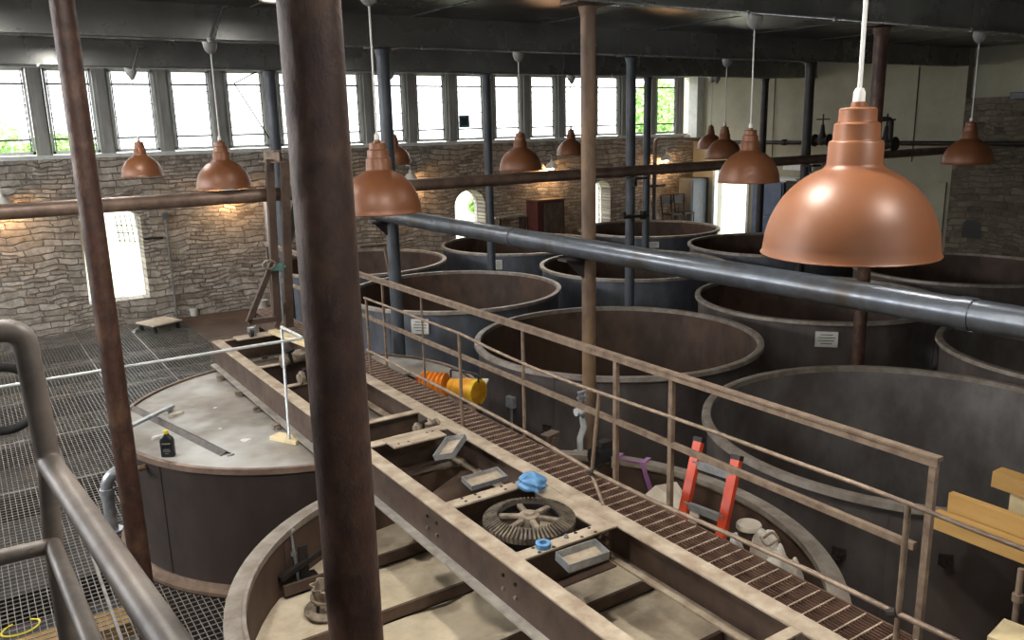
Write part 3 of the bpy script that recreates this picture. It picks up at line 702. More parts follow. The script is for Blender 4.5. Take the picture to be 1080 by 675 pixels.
for x, y, r, mt, lb in cols:
    zb = -2.1
    t = thing('steel_column', lb, 'column', (x, y, zb), 'round steel columns')
    mb = MB(); mb.tube([(x, y, zb), (x, y, H(.96))], r, 40); mb.build('shaft', mt, t, True)
    mb = MB(); mb.span((x-.2, y-.12, H(.975)), (x+.2, y+.12, H(1.0))); mb.lathe([(r, H(.88)), (r+.02, H(.96)), (r+.06, H(.975)), (r, H(.975))], (x, y, 0), 24, close=True); mb.build('cap_plate', mt, t)

# ------------------------------------------------------------------ pendants
def lamp(loc, label, drop=None, tilt=0):
    x, y, z = loc; top = H(.96)
    t = thing('pendant_lamp', label, 'lamp', loc, 'copper-coloured pendant lamps')
    outer = [(.302, 0), (.306, .004), (.3, .012)]+[(.298*math.cos(a), .012+.311*math.sin(a)) for a in [i*.1 for i in range(1, 14)] if .298*math.cos(a) > .098]
    outer += [(.096, .313), (.093, .32), (.091, .392), (.087, .398), (.08, .4), (.078, .405), (.076, .455), (.07, .46), (.065, .462), (.063, .468), (.062, .505), (.055, .51), (.026, .512), (.024, .53), (0, .53)]
    mb = MB(); mb.lathe([(r, z+h) for r, h in outer], (x, y, 0), 64); mb.build('shade', 'copper', t, True)
    inner = [(.3, .002)]+[(.292*math.cos(a), .008+.303*math.sin(a)) for a in [i*.12 for i in range(0, 11)]]+[(.05, .31), (0, .31)]
    mb = MB(); mb.lathe([(r, z+h) for r, h in inner], (x, y, 0), 48); mb.build('shade_lining', 'shade_in', t, True)
    mb = MB(); mb.lathe([(0, z+.1), (.03, z+.11), (.045, z+.14), (.03, z+.19), (.018, z+.22), (.018, z+.31), (0, z+.31)], (x, y, 0), 20); mb.build('bulb', 'shade_in', t, True)
    mb = MB(); mb.lathe([(0, z+.53), (.02, z+.53), (.02, z+.56), (.014, z+.575), (0, z+.575)], (x, y, 0), 16); mb.build('cord_grip', 'cord', t, True)
    mb = MB(); mb.tube([(x, y, z+.57), (x, y, top)], .0075, 8); mb.build('cord', 'cord', t, True)
    mb = MB(); mb.lathe([(0, top-.11), (.02, top-.105), (.055, top-.075), (.075, top-.02), (.078, top+.04), (0, top+.04)], (x, y, 0), 24); mb.build('ceiling_cup', 'canopy', t, True)
    return t
zl = H(-.60)
proto = lamp((2.62, 5.72, zl), 'copper pendant lamp directly right of the thick brown column')
lamp((2.64, 1.80, H(-.475)), 'largest copper pendant lamp, hanging at the upper right')
for loc, lb in (((2.55, 9.76, zl), 'copper pendant lamp between the thick and slender brown columns, the larger one'),
                ((2.40, 13.76, zl), 'small copper pendant lamp at far left in front of the windows'),
                ((6.63, 9.76, zl), 'dark copper pendant lamp above the brown pipe at the centre'),
                ((6.64, 5.71, zl), 'dark copper pendant lamp left of the largest one'),
                ((10.6, 13.76, zl), 'small dark pendant lamp just left of the rusty middle column'),
                ((10.72, 5.71, zl), 'dark pendant lamp hanging before the stone wall at the right'),
                ((10.72, 9.76, zl), 'dark pendant lamp overlapping the white wall, nearer of the close pair'),
                ((14.65, 13.76, zl), 'smallest pendant lamp, behind its neighbour by the white wall'),
                ((6.62, 13.76, zl), 'dark pendant lamp half hidden behind the blue-grey column')):
    copy_tree(proto, loc, lb)
# bent feed conduits at the ceiling
for (pts, lb) in (([(139, 76), (146, 51), (167, 41)], 'thin bent conduit feeding the lamp at far left'), ([(225, 42), (235, 8), (262, -6)], 'thin bent conduit feeding the larger left lamp')):
    ys = 13.64 if pts[0][0] == 139 else 9.64
    P = [at(*p, Y=ys) for p in pts]; mb = MB(); mb.tube(P, .014, 8); tag(mb.build('bent_conduit', 'conduit'), lb, 'conduit')

# ceiling fixtures near the viewer; last two unseen, added to light the back
cl3 = at(993, -7, Z=CE-.1); cl4 = at(292, 1, Z=CE-.1)
for i, (x, y) in enumerate(((2.06, 2.63), (2.85, .3), (cl3.x, cl3.y), (cl4.x, cl4.y), (5.0, 3.7), (.2, 3.7), (.4, 7.4), (3.4, 7.2), (1.6, 11.8), (6.2, 11.8))):
    t = thing('ceiling_light', ('round ceiling light above the largest copper lamp', 'round ceiling light closest to the viewer', 'round white ceiling light at the top edge right of the lamp cord', 'round white ceiling light at the top edge behind the thick column', 'round ceiling light over the girder frame', 'round ceiling light over the bent pipe railing', 'round ceiling light over the mesh floor', 'round ceiling light over the far railing', 'added unseen fill light between the beams near the small left lamp', 'added unseen fill light between the beams above the back tanks')[i], 'light', (x, y, CE-.12))
    ld = bpy.data.lights.new('ceiling_light_lamp', 'AREA'); ld.shape = 'DISK'; ld.size = .32; ld.energy = (78, 42, 5, 5, 26, 60, 55, 32, 60, 10)[i]; ld.color = (1, .96, .89)
    lo = bpy.data.objects.new('ceiling_light_lamp', ld); C.objects.link(lo); lo.location = (x, y, CE-.13)
    if i in (2, 3): bpy.data.objects.remove(lo)
    mb = MB(); mb.lathe([(0, CE), (.12, CE), (.17, CE-.1), (.165, CE-.105), (.15, CE-.09), (0, CE-.06)], (x, y, 0), 32); mb.build('housing', 'white_frame', t, True)
    mb = MB(); mb.lathe([(0, CE-.085), (.145, CE-.085), (.145, CE-.095), (0, CE-.098)], (x, y, 0), 32); mb.build('diffuser', emit('lit_diffuser', (255, 250, 240), 2 if i not in (2, 3) else .7), t, True)

# ------------------------------------------------------------------ long pipes
t = thing('long_pipe', 'long brown horizontal pipe running right across the photo', 'pipe', (5, 9.62, H(-.71)))
mb = MB(); mb.tube([(-6, 9.62, H(-.70)), (XR-.3, 9.62, H(-.70))], .078, 28); mb.build('tube', 'pipe_brown', t, True)
for x in (3.2, 9.2, 14.5):
    mb = MB(); mb.tube([(x-.03, 9.62, H(-.70)), (x+.03, 9.62, H(-.70))], .088, 28); mb.build('coupling', 'pipe_brown', t, True)
for x in (4.63, 8.7, 12.9):
    mb = MB(); mb.box((x, 9.66, H(-.815)), (.24, .22, .03)); mb.box((x, 9.7, H(-.88)), (.05, .05, .12)); mb.build('bracket', 'iron', t)
xb = 4.47
t = thing('long_pipe', 'thick blue-grey steel pipe slanting from the centre to the right edge', 'pipe', (xb, 5, H(-1.05)))
pz = H(-1.05); A = (xb, 9.95, pz); B = (xb, .9, pz-.0)
mb = MB(); mb.tube([A, B], .088, 32); mb.build('tube', 'pipe_blue', t, True)
for y in (6.75, 2.3): mb = MB(); mb.tube([(xb, y-.04, pz), (xb, y+.04, pz)], .094, 32); mb.build('weld_collar', 'pipe_blue', t, True)
for y in (9.8, 5.75):
    mb = MB(); mb.box((xb+.02, y, pz-.1), (.34, .12, .02)); mb.build('bracket_arm', 'col_dark', t)
    mb = MB(); mb.plate([(xb-.1, pz-.11), (xb+.12, pz-.11), (xb+.12, pz-.32)], [], lambda u, v, w: (u, y-.012+w, v), .024)
    mb.build('bracket_gusset', 'col_dark', t)
# riser with valve at the rusty column
t = thing('valve_riser', 'white pipe with a valve rising beside the foot of the rusty column', 'valve', at(613, 478, Y=5.55))
P = [at(x, y, Y=5.55) for x, y in ((612, 478), (612, 462), (616, 450), (614, 440), (613, 414))]
mb = MB(); mb.tube(P[:4], [.028, .028, .03, .026], 14); mb.build('elbow_pipe', 'white_tube', t, True)
mb = MB(); mb.lathe([(0, -.01), (.075, -.01), (.075, .012), (.03, .014), (0, .014)], P[0], 20); mb.build('base_flange', 'galv', t)
mb = MB(); mb.tube(P[3:], .022, 12); mb.build('pipe_stub', 'galv', t, True)
c = at(611, 434, Y=5.5); mb = MB(); mb.cyl(c-Vector((.04, 0, 0)), c+Vector((.04, 0, 0)), .035, 14); mb.cyl(c, c+Vector((-.03, -.06, .01)), .014, 8); mb.build('valve_body', 'white_tube', t)
c = at(614, 419, Y=5.5); mb = MB()
for s in (-1, 1): mb.cyl(c+Vector((.035*s, 0, -.04)), c+Vector((.035*s, 0, .04)), .01, 8)
mb.box(c, (.1, .03, .02)); mb.box(c+Vector((0, 0, .05)), (.09, .03, .015)); mb.build('pipe_clamp', 'galv', t)

# ------------------------------------------------------------------ bent rail in the foreground
br = thing('bent_pipe_rail', 'thick grey-brown pipe railing bending down at the lower left corner', 'railing', (.1, 2.8, 0))
def arc(pts, r=.08, n=5):
    out = [Vector(pts[0])]
    for a, b, c in zip(pts, pts[1:], pts[2:]):
        a, b, c = Vector(a), Vector(b), Vector(c); u = (a-b).normalized(); w = (c-b).normalized(); rr = min(r, (a-b).length*.45, (c-b).length*.45)
        p, q = b+u*rr, b+w*rr
        for k in range(n+1): s = k/n; out.append((1-s)**2*p+2*s*(1-s)*b+s*s*q)
    out.append(Vector(pts[-1])); return out
YP = 2.8
p1 = at(24, 348, Y=YP); p0 = at(0, 349, Y=YP); p2 = at(52, 488, Y=YP); p3 = at(178, 676, Z=H(-.92))
p4 = p3+(p3-p2)*.5; pl = p1+(p0-p1).normalized()*1.2
mb = MB(); mb.tube(arc([pl, p1, p2, p4], .05, 6), .0345, 24); mb.build('top_rail', 'near_rail', br, True)
q = at(56, 575, Y=YP); q0 = at(0, 588, Y=YP); ql = q+(q0-q).normalized()*1.2; q1 = at(97, 677, Z=H(-1.25)); q2 = q+(q1-q)*1.6
mb = MB(); mb.tube([ql, q], .025, 20); mb.cyl(q+(q0-q)*.42+Vector((0, -.022, .01)), q+(q0-q)*.42+Vector((0, -.033, .014)), .008, 8); mb.build('mid_rail', 'near_rail', br, True)
mb = MB(); mb.tube([q, q2], .025, 20); mb.build('mid_rail', 'near_rail', br, True)
mb = MB(); mb.tube([(p1.x+.012, YP+.03, p2.z+.03), (q.x+.002, YP+.03, q.z), (q.x, YP+.03, .0)], .029, 20); mb.cyl((q.x, YP+.03, 0), (q.x, YP+.03, .012), .07, 20); mb.build('post', 'near_rail', br, True)

# thin silver guard rail over the covered tank
sr = thing('guard_rail', 'thin silver tube rail crossing the left side, ending in a bent corner by the frame', 'railing', (2.0, 6.53, RIM))
P = [(-1.5, 6.53, H(-1.665)), (2.22, 6.53, H(-1.665)), tuple(at(297, 345, Y=7.2))]
mb = MB(); mb.tube(arc(P, .05), .0125, 12); mb.build('top_rail', 'white_tube', sr, True)
e = Vector(P[2]); bb = at(305, 463, Z=RIM+.02)
mb = MB(); mb.tube([e, (bb.x, bb.y, bb.z)], .012, 10); mb.build('post', 'galv', sr, True)
# block under that post
c = at(301, 464, Z=RIM-.01); mb = MB(); mb.box((c.x+.02, c.y, RIM), (.13, .3, .035), rz(.5)); tag(mb.build('wood_block', 'wood_pale', bevel=.004), 'pale wood block on the steel lid under the thin post', 'wood block')

# ------------------------------------------------------------------ items on the lid
ZL = RIM-.015
c = at(178, 481, Z=ZL)
t = thing('oil_bottle', 'black oil bottle with a yellow cap standing on the steel lid', 'bottle', (c.x, c.y, ZL))
R = rz(.55-PI/2*0-1.1)
mb = MB(); h = .2
for (z, sx, sy) in ((0, .105, .055), (.01, .11, .06), (.13, .11, .06), (.16, .1, .055), (.185, .05, .04), (.2, .032, .032)):
    pass
prof = ((0, .105, .055), (.008, .112, .062), (.14, .112, .062), (.165, .1, .055), (.185, .045, .04), (.2, .034, .034)); rings = []
for z, sx, sy in prof:
    rg = []
    for k in range(20):
        a = 2*PI*k/20; ca, sa = math.cos(a), math.sin(a); ex_ = .45
        p = Vector((sx/2*math.copysign(abs(ca)**ex_, ca), sy/2*math.copysign(abs(sa)**ex_, sa), z)); p = R @ p
        rg.append(mb.b.verts.new(Vector((c.x, c.y, ZL))+p))
    rings.append(rg)
for A, B in zip(rings, rings[1:]):
    for k in range(20): mb.b.faces.new((A[k], A[(k+1) % 20], B[(k+1) % 20], B[k]))
mb.b.faces.new(rings[0]); mb.b.faces.new(rings[-1]); mb.build('body', 'black', t, True)
mb = MB(); mb.lathe([(0, ZL+.2), (.02, ZL+.2), (.02, ZL+.228), (0, ZL+.228)], (c.x, c.y, 0), 18); mb.build('cap', 'yellow_cap', t)
mb = MB()
for k, (w, z) in enumerate(((.07, .12), (.05, .07), (.065, .055), (.03, .035))): mb.box(Vector((c.x, c.y, ZL+z))+R @ Vector((0, -.0318, 0)), (w, .001, .008 if k else .013), R)
mb.build('label_print', 'ink', t)
# angle iron on lid
A, B = at(141, 428, Z=ZL+.03), at(238, 476, Z=ZL+.03)
mb = MB(); d = (B-A).normalized(); s = Vector((-d.y, d.x, 0))
for sg in (-1, 1):
    o1 = s*sg*.055+Vector((0, 0, -.035)); vs = [mb.b.verts.new(p) for p in (A, B, B+o1, A+o1, A+Vector((0, 0, -.006)), B+Vector((0, 0, -.006)), B+o1+Vector((0, 0, -.006)), A+o1+Vector((0, 0, -.006)))]
    for f_ in ((0, 1, 2, 3), (7, 6, 5, 4), (0, 4, 5, 1), (1, 5, 6, 2), (2, 6, 7, 3), (3, 7, 4, 0)): mb.b.faces.new([vs[q] for q in f_])
tag(mb.build('angle_iron', 'rail_dark'), 'long dark grey angle iron lying on the steel lid', 'angle iron')
A, B = at(136, 449, Z=ZL+.075), at(182, 427, Z=ZL+.07); mb = MB(); mb.bar(A, B, .045, .006); s = Vector((-(B-A).y, (B-A).x, 0)).normalized()*.022
for sg in (-1, 1): mb.bar(A+s*sg+Vector((0, 0, -.012)), B+s*sg+Vector((0, 0, -.012)), .003, .024)
tag(mb.build('steel_channel', 'galv'), 'bright galvanised channel lying across the angle iron', 'channel')
def slab(name_, label, cat, px, sx, sy, h, rot, m, Z=ZL):
    c = at(*px, Z=Z); mb = MB(); n = 14; vs0, vs1 = [], []
    for k in range(n):
        a = 2*PI*k/n; r = 1+.18*math.sin(3*a+px[0]); p = rz(rot) @ Vector((sx/2*r*math.cos(a), sy/2*r*math.sin(a), 0))
        vs0.append(mb.b.verts.new((c.x+p.x, c.y+p.y, Z))); vs1.append(mb.b.verts.new((c.x+p.x*.9, c.y+p.y*.9, Z+h)))
    mb.b.faces.new(vs0); mb.b.faces.new(vs1)
    for k in range(n): mb.b.faces.new((vs0[k], vs0[(k+1) % n], vs1[(k+1) % n], vs1[k]))
    return tag(mb.build(name_, m), label, cat)
slab('paper_scrap', 'round white scrap on the middle of the steel lid', 'scrap', (259, 464), .09, .08, .003, 0, 'notice')
slab('work_glove', 'pale crumpled glove beside the angle iron on the lid', 'glove', (185, 439), .16, .07, .03, .4, 'white_bag')
slab('work_glove', 'grey crumpled glove touching the angle iron', 'glove', (178, 434), .12, .06, .03, .9, 'lid')
slab('plastic_wrapper', 'clear white wrapper beside the black bottle', 'wrapper', (166, 462), .12, .06, .02, .2, 'notice')
slab('metal_shim', 'thin metal shim by the end of the angle iron', 'shim', (244, 480), .07, .03, .004, .3, 'steel_grey')
slab('paper_scrap', 'tiny white scrap at the far part of the lid', 'scrap', (227, 430), .04, .03, .003, 0, 'notice')
slab('paper_scrap', 'tiny white scrap between the angle iron and the round scrap', 'scrap', (232, 452), .035, .03, .003, 0, 'notice')

# pipe stub from the covered tank plus grey elbow
d = at(152, 493, Z=RIM-.12); mb = MB(); mb.tube([(.99, 7.14, RIM-.1), (.86, 7.1, RIM-.1)], .025, 14); tag(mb.build('pipe_stub', 'col_rust', None, True), 'short brown pipe stub beside the slender column on the covered tank', 'pipe')
t = thing('drain_pipe', 'grey elbow pipe rising from the mesh floor behind the slender column', 'pipe', (.62, 7.1, 0))
P = [at(112, 560, Z=.0), None]
b0 = at(119, 560, Z=0.0); P = arc([b0, (b0.x, b0.y, .55), (b0.x+.35, b0.y-.02, .68)], .12, 6)
mb = MB(); mb.tube(P, .055, 18); mb.build('pipe', 'galv', t, True)
mb = MB(); mb.lathe([(.05, 0), (.1, 0), (.1, .02), (.056, .02)], (b0.x, b0.y, 0), 20, close=True); mb.build('base_flange', 'galv', t); mb = MB(); mb.lathe([(.05, .38), (.066, .38), (.066, .44), (.05, .44)], (b0.x, b0.y, 0), 20, close=True); mb.build('collar', 'galv', t)
# cable and ring on the mesh floor
c = at(22, 662, Z=.012); mb = MB(); mb.tube([(c.x+.13*math.cos(a)*(1+.1*math.sin(2*a)), c.y+.1*math.sin(a), .012) for a in [k*2*PI*.85/26+2 for k in range(27)]], .007, 8)
tag(mb.build('cable_loop', 'yellow_cap', None, True), 'loop of yellow cable on the mesh at the bottom left corner', 'cable')
c = at(-2, 400, Y=12.); R_ = .42; c.z = .48
mb = MB(); mb.tube([(c.x+R_*math.cos(a), 12., c.z+R_*math.sin(a)) for a in [k*2*PI/40 for k in range(40)]], .06, 12, closed=True)
c2 = Vector((c.x, 12, .49)); 
tag(mb.build('hose_ring', 'rubber', None, True), 'large black hose ring standing at the left edge on the mesh floor', 'hose')

# ------------------------------------------------------------------ dolly, buckets
c = at(168, 340, Z=.14); dx, dy = .26, .3
t = thing('platform_dolly', 'low wooden platform dolly near the stone wall', 'dolly', (c.x, c.y, 0)); R = rz(.35)
mb = MB(); mb.box((c.x, c.y, .155), (.62, .62, .03), R); mb.build('deck', 'ply', t, bevel=.005)
mb = MB(); mb.box((c.x, c.y, .125), (.56, .56, .03), R); mb.build('frame', 'beam', t)
for sx in (-1, 1):
    for sy in (-1, 1):
        p = Vector((c.x, c.y, 0))+R @ Vector((.24*sx, .24*sy, 0)); ax = R @ Vector((.018, 0, 0))
        w = MB(); w.cyl(p+Vector((0, 0, .05))-ax, p+Vector((0, 0, .05))+ax, .05, 16); w.build('wheel', 'rubber', t)
        w = MB(); w.box(p+Vector((0, 0, .085)), (.05, .02, .06), R); w.build('fork', 'iron', t)
def bucket(px, label, m, r=.09, h=.2):
    c = at(*px, Z=.0); t = thing('bucket', label, 'bucket', (c.x, c.y, 0))
    mb = MB(); mb.lathe([(0, .005), (r*.85, .005), (r, h), (r+.01, h), (r+.01, h-.02), (r*.99, h-.02)], (c.x, c.y, 0), 24); mb.build('pail', m, t, True)
    mb = MB(); mb.tube([(c.x+(r+.01)*math.cos(a), c.y-.03*math.sin(a), h-.02-.08*math.sin(a)) for a in [k*PI/10 for k in range(11)]], .004, 6); mb.build('handle', 'galv', t)
bucket((205, 333), 'small white bucket against the stone wall near the dolly', 'notice', .085, .17)
bucket((277, 331), 'brownish bucket behind the lifting frame', 'white_bag', .13, .3)
c = at(143, 350, Z=0); mb = MB(); mb.cyl((c.x-.05, c.y-.1, .03), (c.x+.05, c.y+.08, .03), .03, 12); tag(mb.build('white_tube', 'white_tube'), 'small white cylinder on the mesh left of the dolly', 'tube')

# ------------------------------------------------------------------ lifting frame standing on the girder end
YG = 9.4
t = thing('gantry_hoist', 'brown steel lifting gantry with braces and casters behind the thick column', 'hoist frame', at(285, 345, Y=YG))
def g(x, y, Y=YG): return at(x, y, Y=Y)
for (a, b, w) in (((284, 168), (292, 333), .085), ((300, 168), (305, 345), .095)):
    mb = MB(); mb.bar(g(*a), g(*b), w, .06, (0, 1, 0)); mb.build('upright', 'beam', t)
for (a, b, w) in (((287, 278), (262, 340), .06), ((303, 317), (291, 345), .05), ((262, 340), (292, 336), .06)):
    mb = MB(); mb.bar(g(*a, YG-.03), g(*b, YG-.03), w, .05, (0, 1, 0)); mb.build('brace', 'beam', t)
mb = MB(); mb.bar(g(312, 212, YG+.3), g(302, 262, YG+.3), .09, .06, (0, 1, 0)); o = mb.build('brace', 'col_dark', t)
c = g(290, 165); mb = MB()
mb.box((c.x, YG+.12, c.z+.06), (.13, .55, .012)); mb.box((c.x, YG+.12, c.z-.06), (.13, .55, .012)); mb.box((c.x, YG+.12, c.z), (.012, .55, .12)); mb.build('i_beam', 'rim_brown', t)
c = g(265, 350); mb = MB(); mb.cyl((c.x-.02, YG, ZT+.06), (c.x+.02, YG, ZT+.06), .05, 18); mb.build('caster', 'rubber', t)
mb = MB(); mb.box((c.x, YG, ZT+.1), (.07, .06, .05)); mb.cyl((c.x+.05, YG, ZT+.015), (c.x+.05, YG, ZT+.14), .012, 8); mb.build('caster_fork', 'galv', t)
c = g(291, 281); mb = MB(); mb.box(c+Vector((0, -.06, 0)), (.1, .06, .07)); mb.cyl(c+Vector((-.08, -.06, -.02)), c+Vector((.09, -.06, .0)), .02, 10); mb.build('hoist', 'teal', t)
mb = MB(); mb.tube([g(293, 283)+Vector((0, -.06, 0)), g(297, 340)+Vector((0, -.06, 0))], .012, 8); mb.build('chain', 'galv', t)
# hose loop hanging on it
cc = g(281, 278); mb = MB(); mb.tube([cc+Vector((.07*math.cos(a), -.1, .05*math.sin(a))) for a in [k*2*PI/20 for k in range(20)]], .012, 8, closed=True); tag(mb.build('hose_coil', 'rim', None, True), 'small pale hose coil hanging on the lifting frame', 'hose')
# tall grey pipe behind frame on the wall
mb = MB(); p = at(286, 335, Z=0.0); mb.cyl((5.45, 17.6, 0), (5.45, 17.6, H(-1.4)), .09, 16); tag(mb.build('wall_pipe', 'galv', None, True), 'vertical grey pipe on the stone wall behind the lifting frame', 'pipe')
# thin stand pipe with box on the stone wall
t = thing('wall_conduit', 'thin grey conduit with a small box on the stone wall right of the arched window', 'conduit', at(185, 330, Y=17.75))
a, b = at(174, 228, Y=17.78), at(185, 331, Y=17.78); mb = MB(); mb.tube([a, (a.x, a.y, .0)], .022, 8); mb.build('conduit', 'conduit', t)
mb = MB(); mb.box(a, (.1, .08, .14)); mb.build('switch_box', 'steel_grey', t)
a = at(152, 252, Y=17.75); b = at(172, 251, Y=17.75); mb = MB(); mb.bar(a, b, .04, .04); tag(mb.build('iron_bar', 'iron'), 'short dark iron bar set in the stone wall', 'bar')

# ------------------------------------------------------------------ wall sconces
for i, (x, y) in enumerate(((2, 212), (243, 199), (433, 186), (582, 174), (703, 166))):
    p = at(x, y, Y=17.6); lb = ('at the left edge below the brown pipe', 'just below the larger left lamp', 'right of the small copper lamp', 'left of the rusty middle column', 'nearest the white wall')[i]
    t = thing('wall_lamp', 'lit white wall lamp '+lb, 'wall lamp', (p.x, p.y, p.z), 'lit wall lamps on the stone wall')
    mb = MB(); mb.lathe([(.16, -.08), (.15, -.02), (.09, .05), (.04, .08), (.035, .14), (0, .14)], p, 24); mb.build('shade', 'shade_in', t, True)
    mb = MB(); mb.tube(arc([p+Vector((0, 0, .13)), p+Vector((0, 0, .25)), p+Vector((0, .2, .25))], .06), .014, 8); mb.build('arm', 'white_tube', t, True)
    mb = MB(); bmesh.ops.create_uvsphere(mb.b, u_segments=14, v_segments=8, radius=.05, matrix=Matrix.Translation(p+Vector((0, 0, -.08)))); mb.build('bulb', 'bulb', t, True)
    ld = bpy.data.lights.new('wall_lamp_light', 'POINT'); ld.energy = 22; ld.color = (1, .55, .24); ld.shadow_soft_size = .05
    lo = bpy.data.objects.new('wall_lamp_light', ld); C.objects.link(lo); lo.location = p+Vector((0, .02, -.16))

# ------------------------------------------------------------------ yellow duct
t = thing('ventilation_duct', 'yellow and orange flexible duct fan unit on the tank lid behind the grating', 'duct', at(478, 412, Z=RIM))
a, b = at(446, 405, Z=RIM+.12), at(470, 407, Z=RIM+.12); ax = (b-a); n = 26; P = [a+ax*(k/n) for k in range(n+1)]
mb = MB(); mb.tube(P, [.095+(.035 if k % 5 < 2 else 0) for k in range(n+1)], 22); o = mb.build('flexible_hose', mat('orange_duct', (226, 140, 36), (204, 116, 22), .6, 0, 10), t, True)
a2, b2 = at(476, 408, Z=RIM+.11), at(505, 414, Z=RIM+.11)
mb = MB(); mb.tube([a2, a2+(b2-a2)*.45, a2+(b2-a2)*.5, a2+(b2-a2)*.85, b2], [.085, .11, .12, .12, .11], 22); mb.build('fan_drum', 'yellow', t, True)
mb = MB(); mb.tube([b2-(b2-a2)*.12, b2], .13, 22); mb.build('drum_ring', mat('bright_yellow', (226, 184, 36), (206, 160, 24), .5), t, True)
c = at(484, 399, Z=RIM+.25); mb = MB(); mb.tube(arc([a2+Vector((0, 0, .1)), a2+Vector((0, 0, .18)), b2+Vector((0, 0, .18)), b2+Vector((0, 0, .1))], .03), .01, 8); mb.build('handle', 'black', t, True)
slab('orange_cone', 'small orange wedge beside the yellow duct', 'wedge', (442, 405), .09, .07, .08, 0, 'orange', RIM)
mb = MB(); c = at(520, 405, Z=RIM); mb.bar(at(503, 418, Z=RIM+.02), at(512, 400, Z=RIM+.1), .07, .02); tag(mb.build('wood_wedge', 'ply'), 'pale board leaning beside the yellow duct', 'board')
# electrical box on T2
p = at(539, 423, X=4.95); t = thing('electrical_box', 'grey electrical box with a pipe on the brown tank behind the railing', 'box', (4.88, 7.5, p.z))
d_ = ray(539, 424); a = d_.x**2+d_.y**2; b_ = -2*(d_.x*6.65+d_.y*7.73); c_ = 6.65**2+7.73**2-1.77**2; tt = (-b_-math.sqrt(b_*b_-4*a*c_))/(2*a); P = Vector((0, 0, E))+d_*tt; a0 = math.atan2(P.y-7.73, P.x-6.65)
mb = MB(); mb.box(P, (.06, .12, .13), rz(a0)); mb.build('housing', 'galv', t, bevel=.005)
mb = MB(); mb.tube([P+Vector((0, 0, -.06)), P+Vector((0, 0, -.4))], .016, 8); mb.build('conduit', 'galv', t)

# ------------------------------------------------------------------ ladder and clutter in the near tank (right part)
XL = 4.0
t = thing('step_ladder', 'orange fibreglass ladder with metal rungs standing in the near tank', 'ladder', at(740, 560, X=XL))
pa, pb = at(738, 461, X=XL), at(778, 480, X=XL); da = at(716, 566, X=XL-.25)-pa; 
dirv = (at(719, 548, X=XL-.2)-pa); dirv2 = (at(762, 560, X=XL-.2)-pb); dv = (dirv+dirv2)/2; dv = dv/abs(dv.z)
for p in (pa, pb):
    L_ = (p.z-H(-3.0)); mb = MB(); mb.bar(p, p+dv*L_, .035, .07, (0, 1, 0)); mb.build('side_rail', 'orange', t)
    mb = MB(); mb.bar(p-dv*.0, p-dv*-.03, .04, .075, (0, 1, 0)); mb.build('end_cap', 'iron', t)
for k in range(3):
    s = .13+.26*k; mb = MB(); mb.bar(pa+dv*(s+.04), pb+dv*s, .03, .05, (0, 0, 1)); mb.build('rung', 'galv', t)
# pot with lid, sacks, strap, pump, sheet
ZS = H(-3.0)
c = at(790, 580, Z=ZS+.03); c = Vector((3.85, 3.02, ZS)); c = at(790, 552, Z=ZS+.4); c.z = ZS; dh = .38
t = thing('steel_pot', 'rusty round drum with a pale lid inside the near tank by the ladder', 'drum', (c.x, c.y, ZS))
mb = MB(); mb.lathe([(0, ZS), (.07, ZS), (.07, ZS+.37), (0, ZS+.37)], (c.x, c.y, 0), 28); mb.build('body', 'beam', t, True)
mb = MB(); mb.lathe([(0, ZS+.4), (.078, ZS+.4), (.084, ZS+.39), (.084, ZS+.37), (0, ZS+.37)], (c.x, c.y, 0), 28); mb.build('lid', 'ply', t, True)
def sack(px, Z, sx, sy, sz, label, m='white_bag', seed=0):
    c = at(*px, Z=Z); mb = MB(); bmesh.ops.create_icosphere(mb.b, subdivisions=4, radius=1)
    for v in mb.b.verts:
        n = v.co.copy(); q = 1+.12*math.sin(n.x*7+seed)*math.sin(n.y*6+n.z*4)+.05*math.sin(17*n.x+13*n.z)
        v.co = Vector((c.x+n.x*sx*q, c.y+n.y*sy*q, Z+sz*.75+n.z*sz*q if n.z > -.7 else Z))
    return tag(mb.build('sack', m, None, True), label, 'sack')
def far_in(px, py, rr):
    d = ray(px, py); a = d.x**2+d.y**2; b = -2*(d.x*2.62+d.y*3.8); c = 2.62**2+3.8**2-rr*rr
    return Vector((0, 0, E))+d*((-b+math.sqrt(max(0, b*b-4*a*c)))/(2*a))
def pile(px, py, rr, sx, sy, label, m, seed):
    P = far_in(px, py, rr); hgt = P.z-ZS; mb = MB(); bmesh.ops.create_icosphere(mb.b, subdivisions=4, radius=1)
    for v in mb.b.verts:
        n = v.co.copy(); q = 1+.1*math.sin(n.x*5+seed)*math.sin(n.y*4+n.z*4)+.03*math.sin(17*n.x+13*n.z+seed)
        v.co = Vector((P.x+n.x*sx*q, P.y+n.y*sy*q, max(ZS, ZS+hgt*.5+n.z*hgt*.55*q)))
    return tag(mb.build('sack', m, None, True), label, 'sack')
pile(809, 561, 1.5, .07, .11, 'white sack beside the rusty drum in the near tank', 'white_bag', 1)
pile(820, 582, 1.45, .12, .09, 'crumpled pale sack against the tank wall behind the grating', 'white_bag', 3)
pile(776, 572, 1.1, .07, .06, 'pale blue crumpled bag at the foot of the ladder', 'lid', 5)
pile(836, 592, 1.55, .08, .07, 'small pale rag bundle near the tank rim behind the grating', 'white_bag', 8)
c = far_in(812, 570, 1.42); mb = MB(); mb.tube([c+Vector((.06*math.cos(a), .05*math.sin(a), .015*math.sin(3*a)+.01)) for a in [k*2*PI*1.7/40 for k in range(41)]], .008, 8); tag(mb.build('wire_coil', 'rail', None, True), 'coil of pale wire on the sacks in the near tank', 'wire')
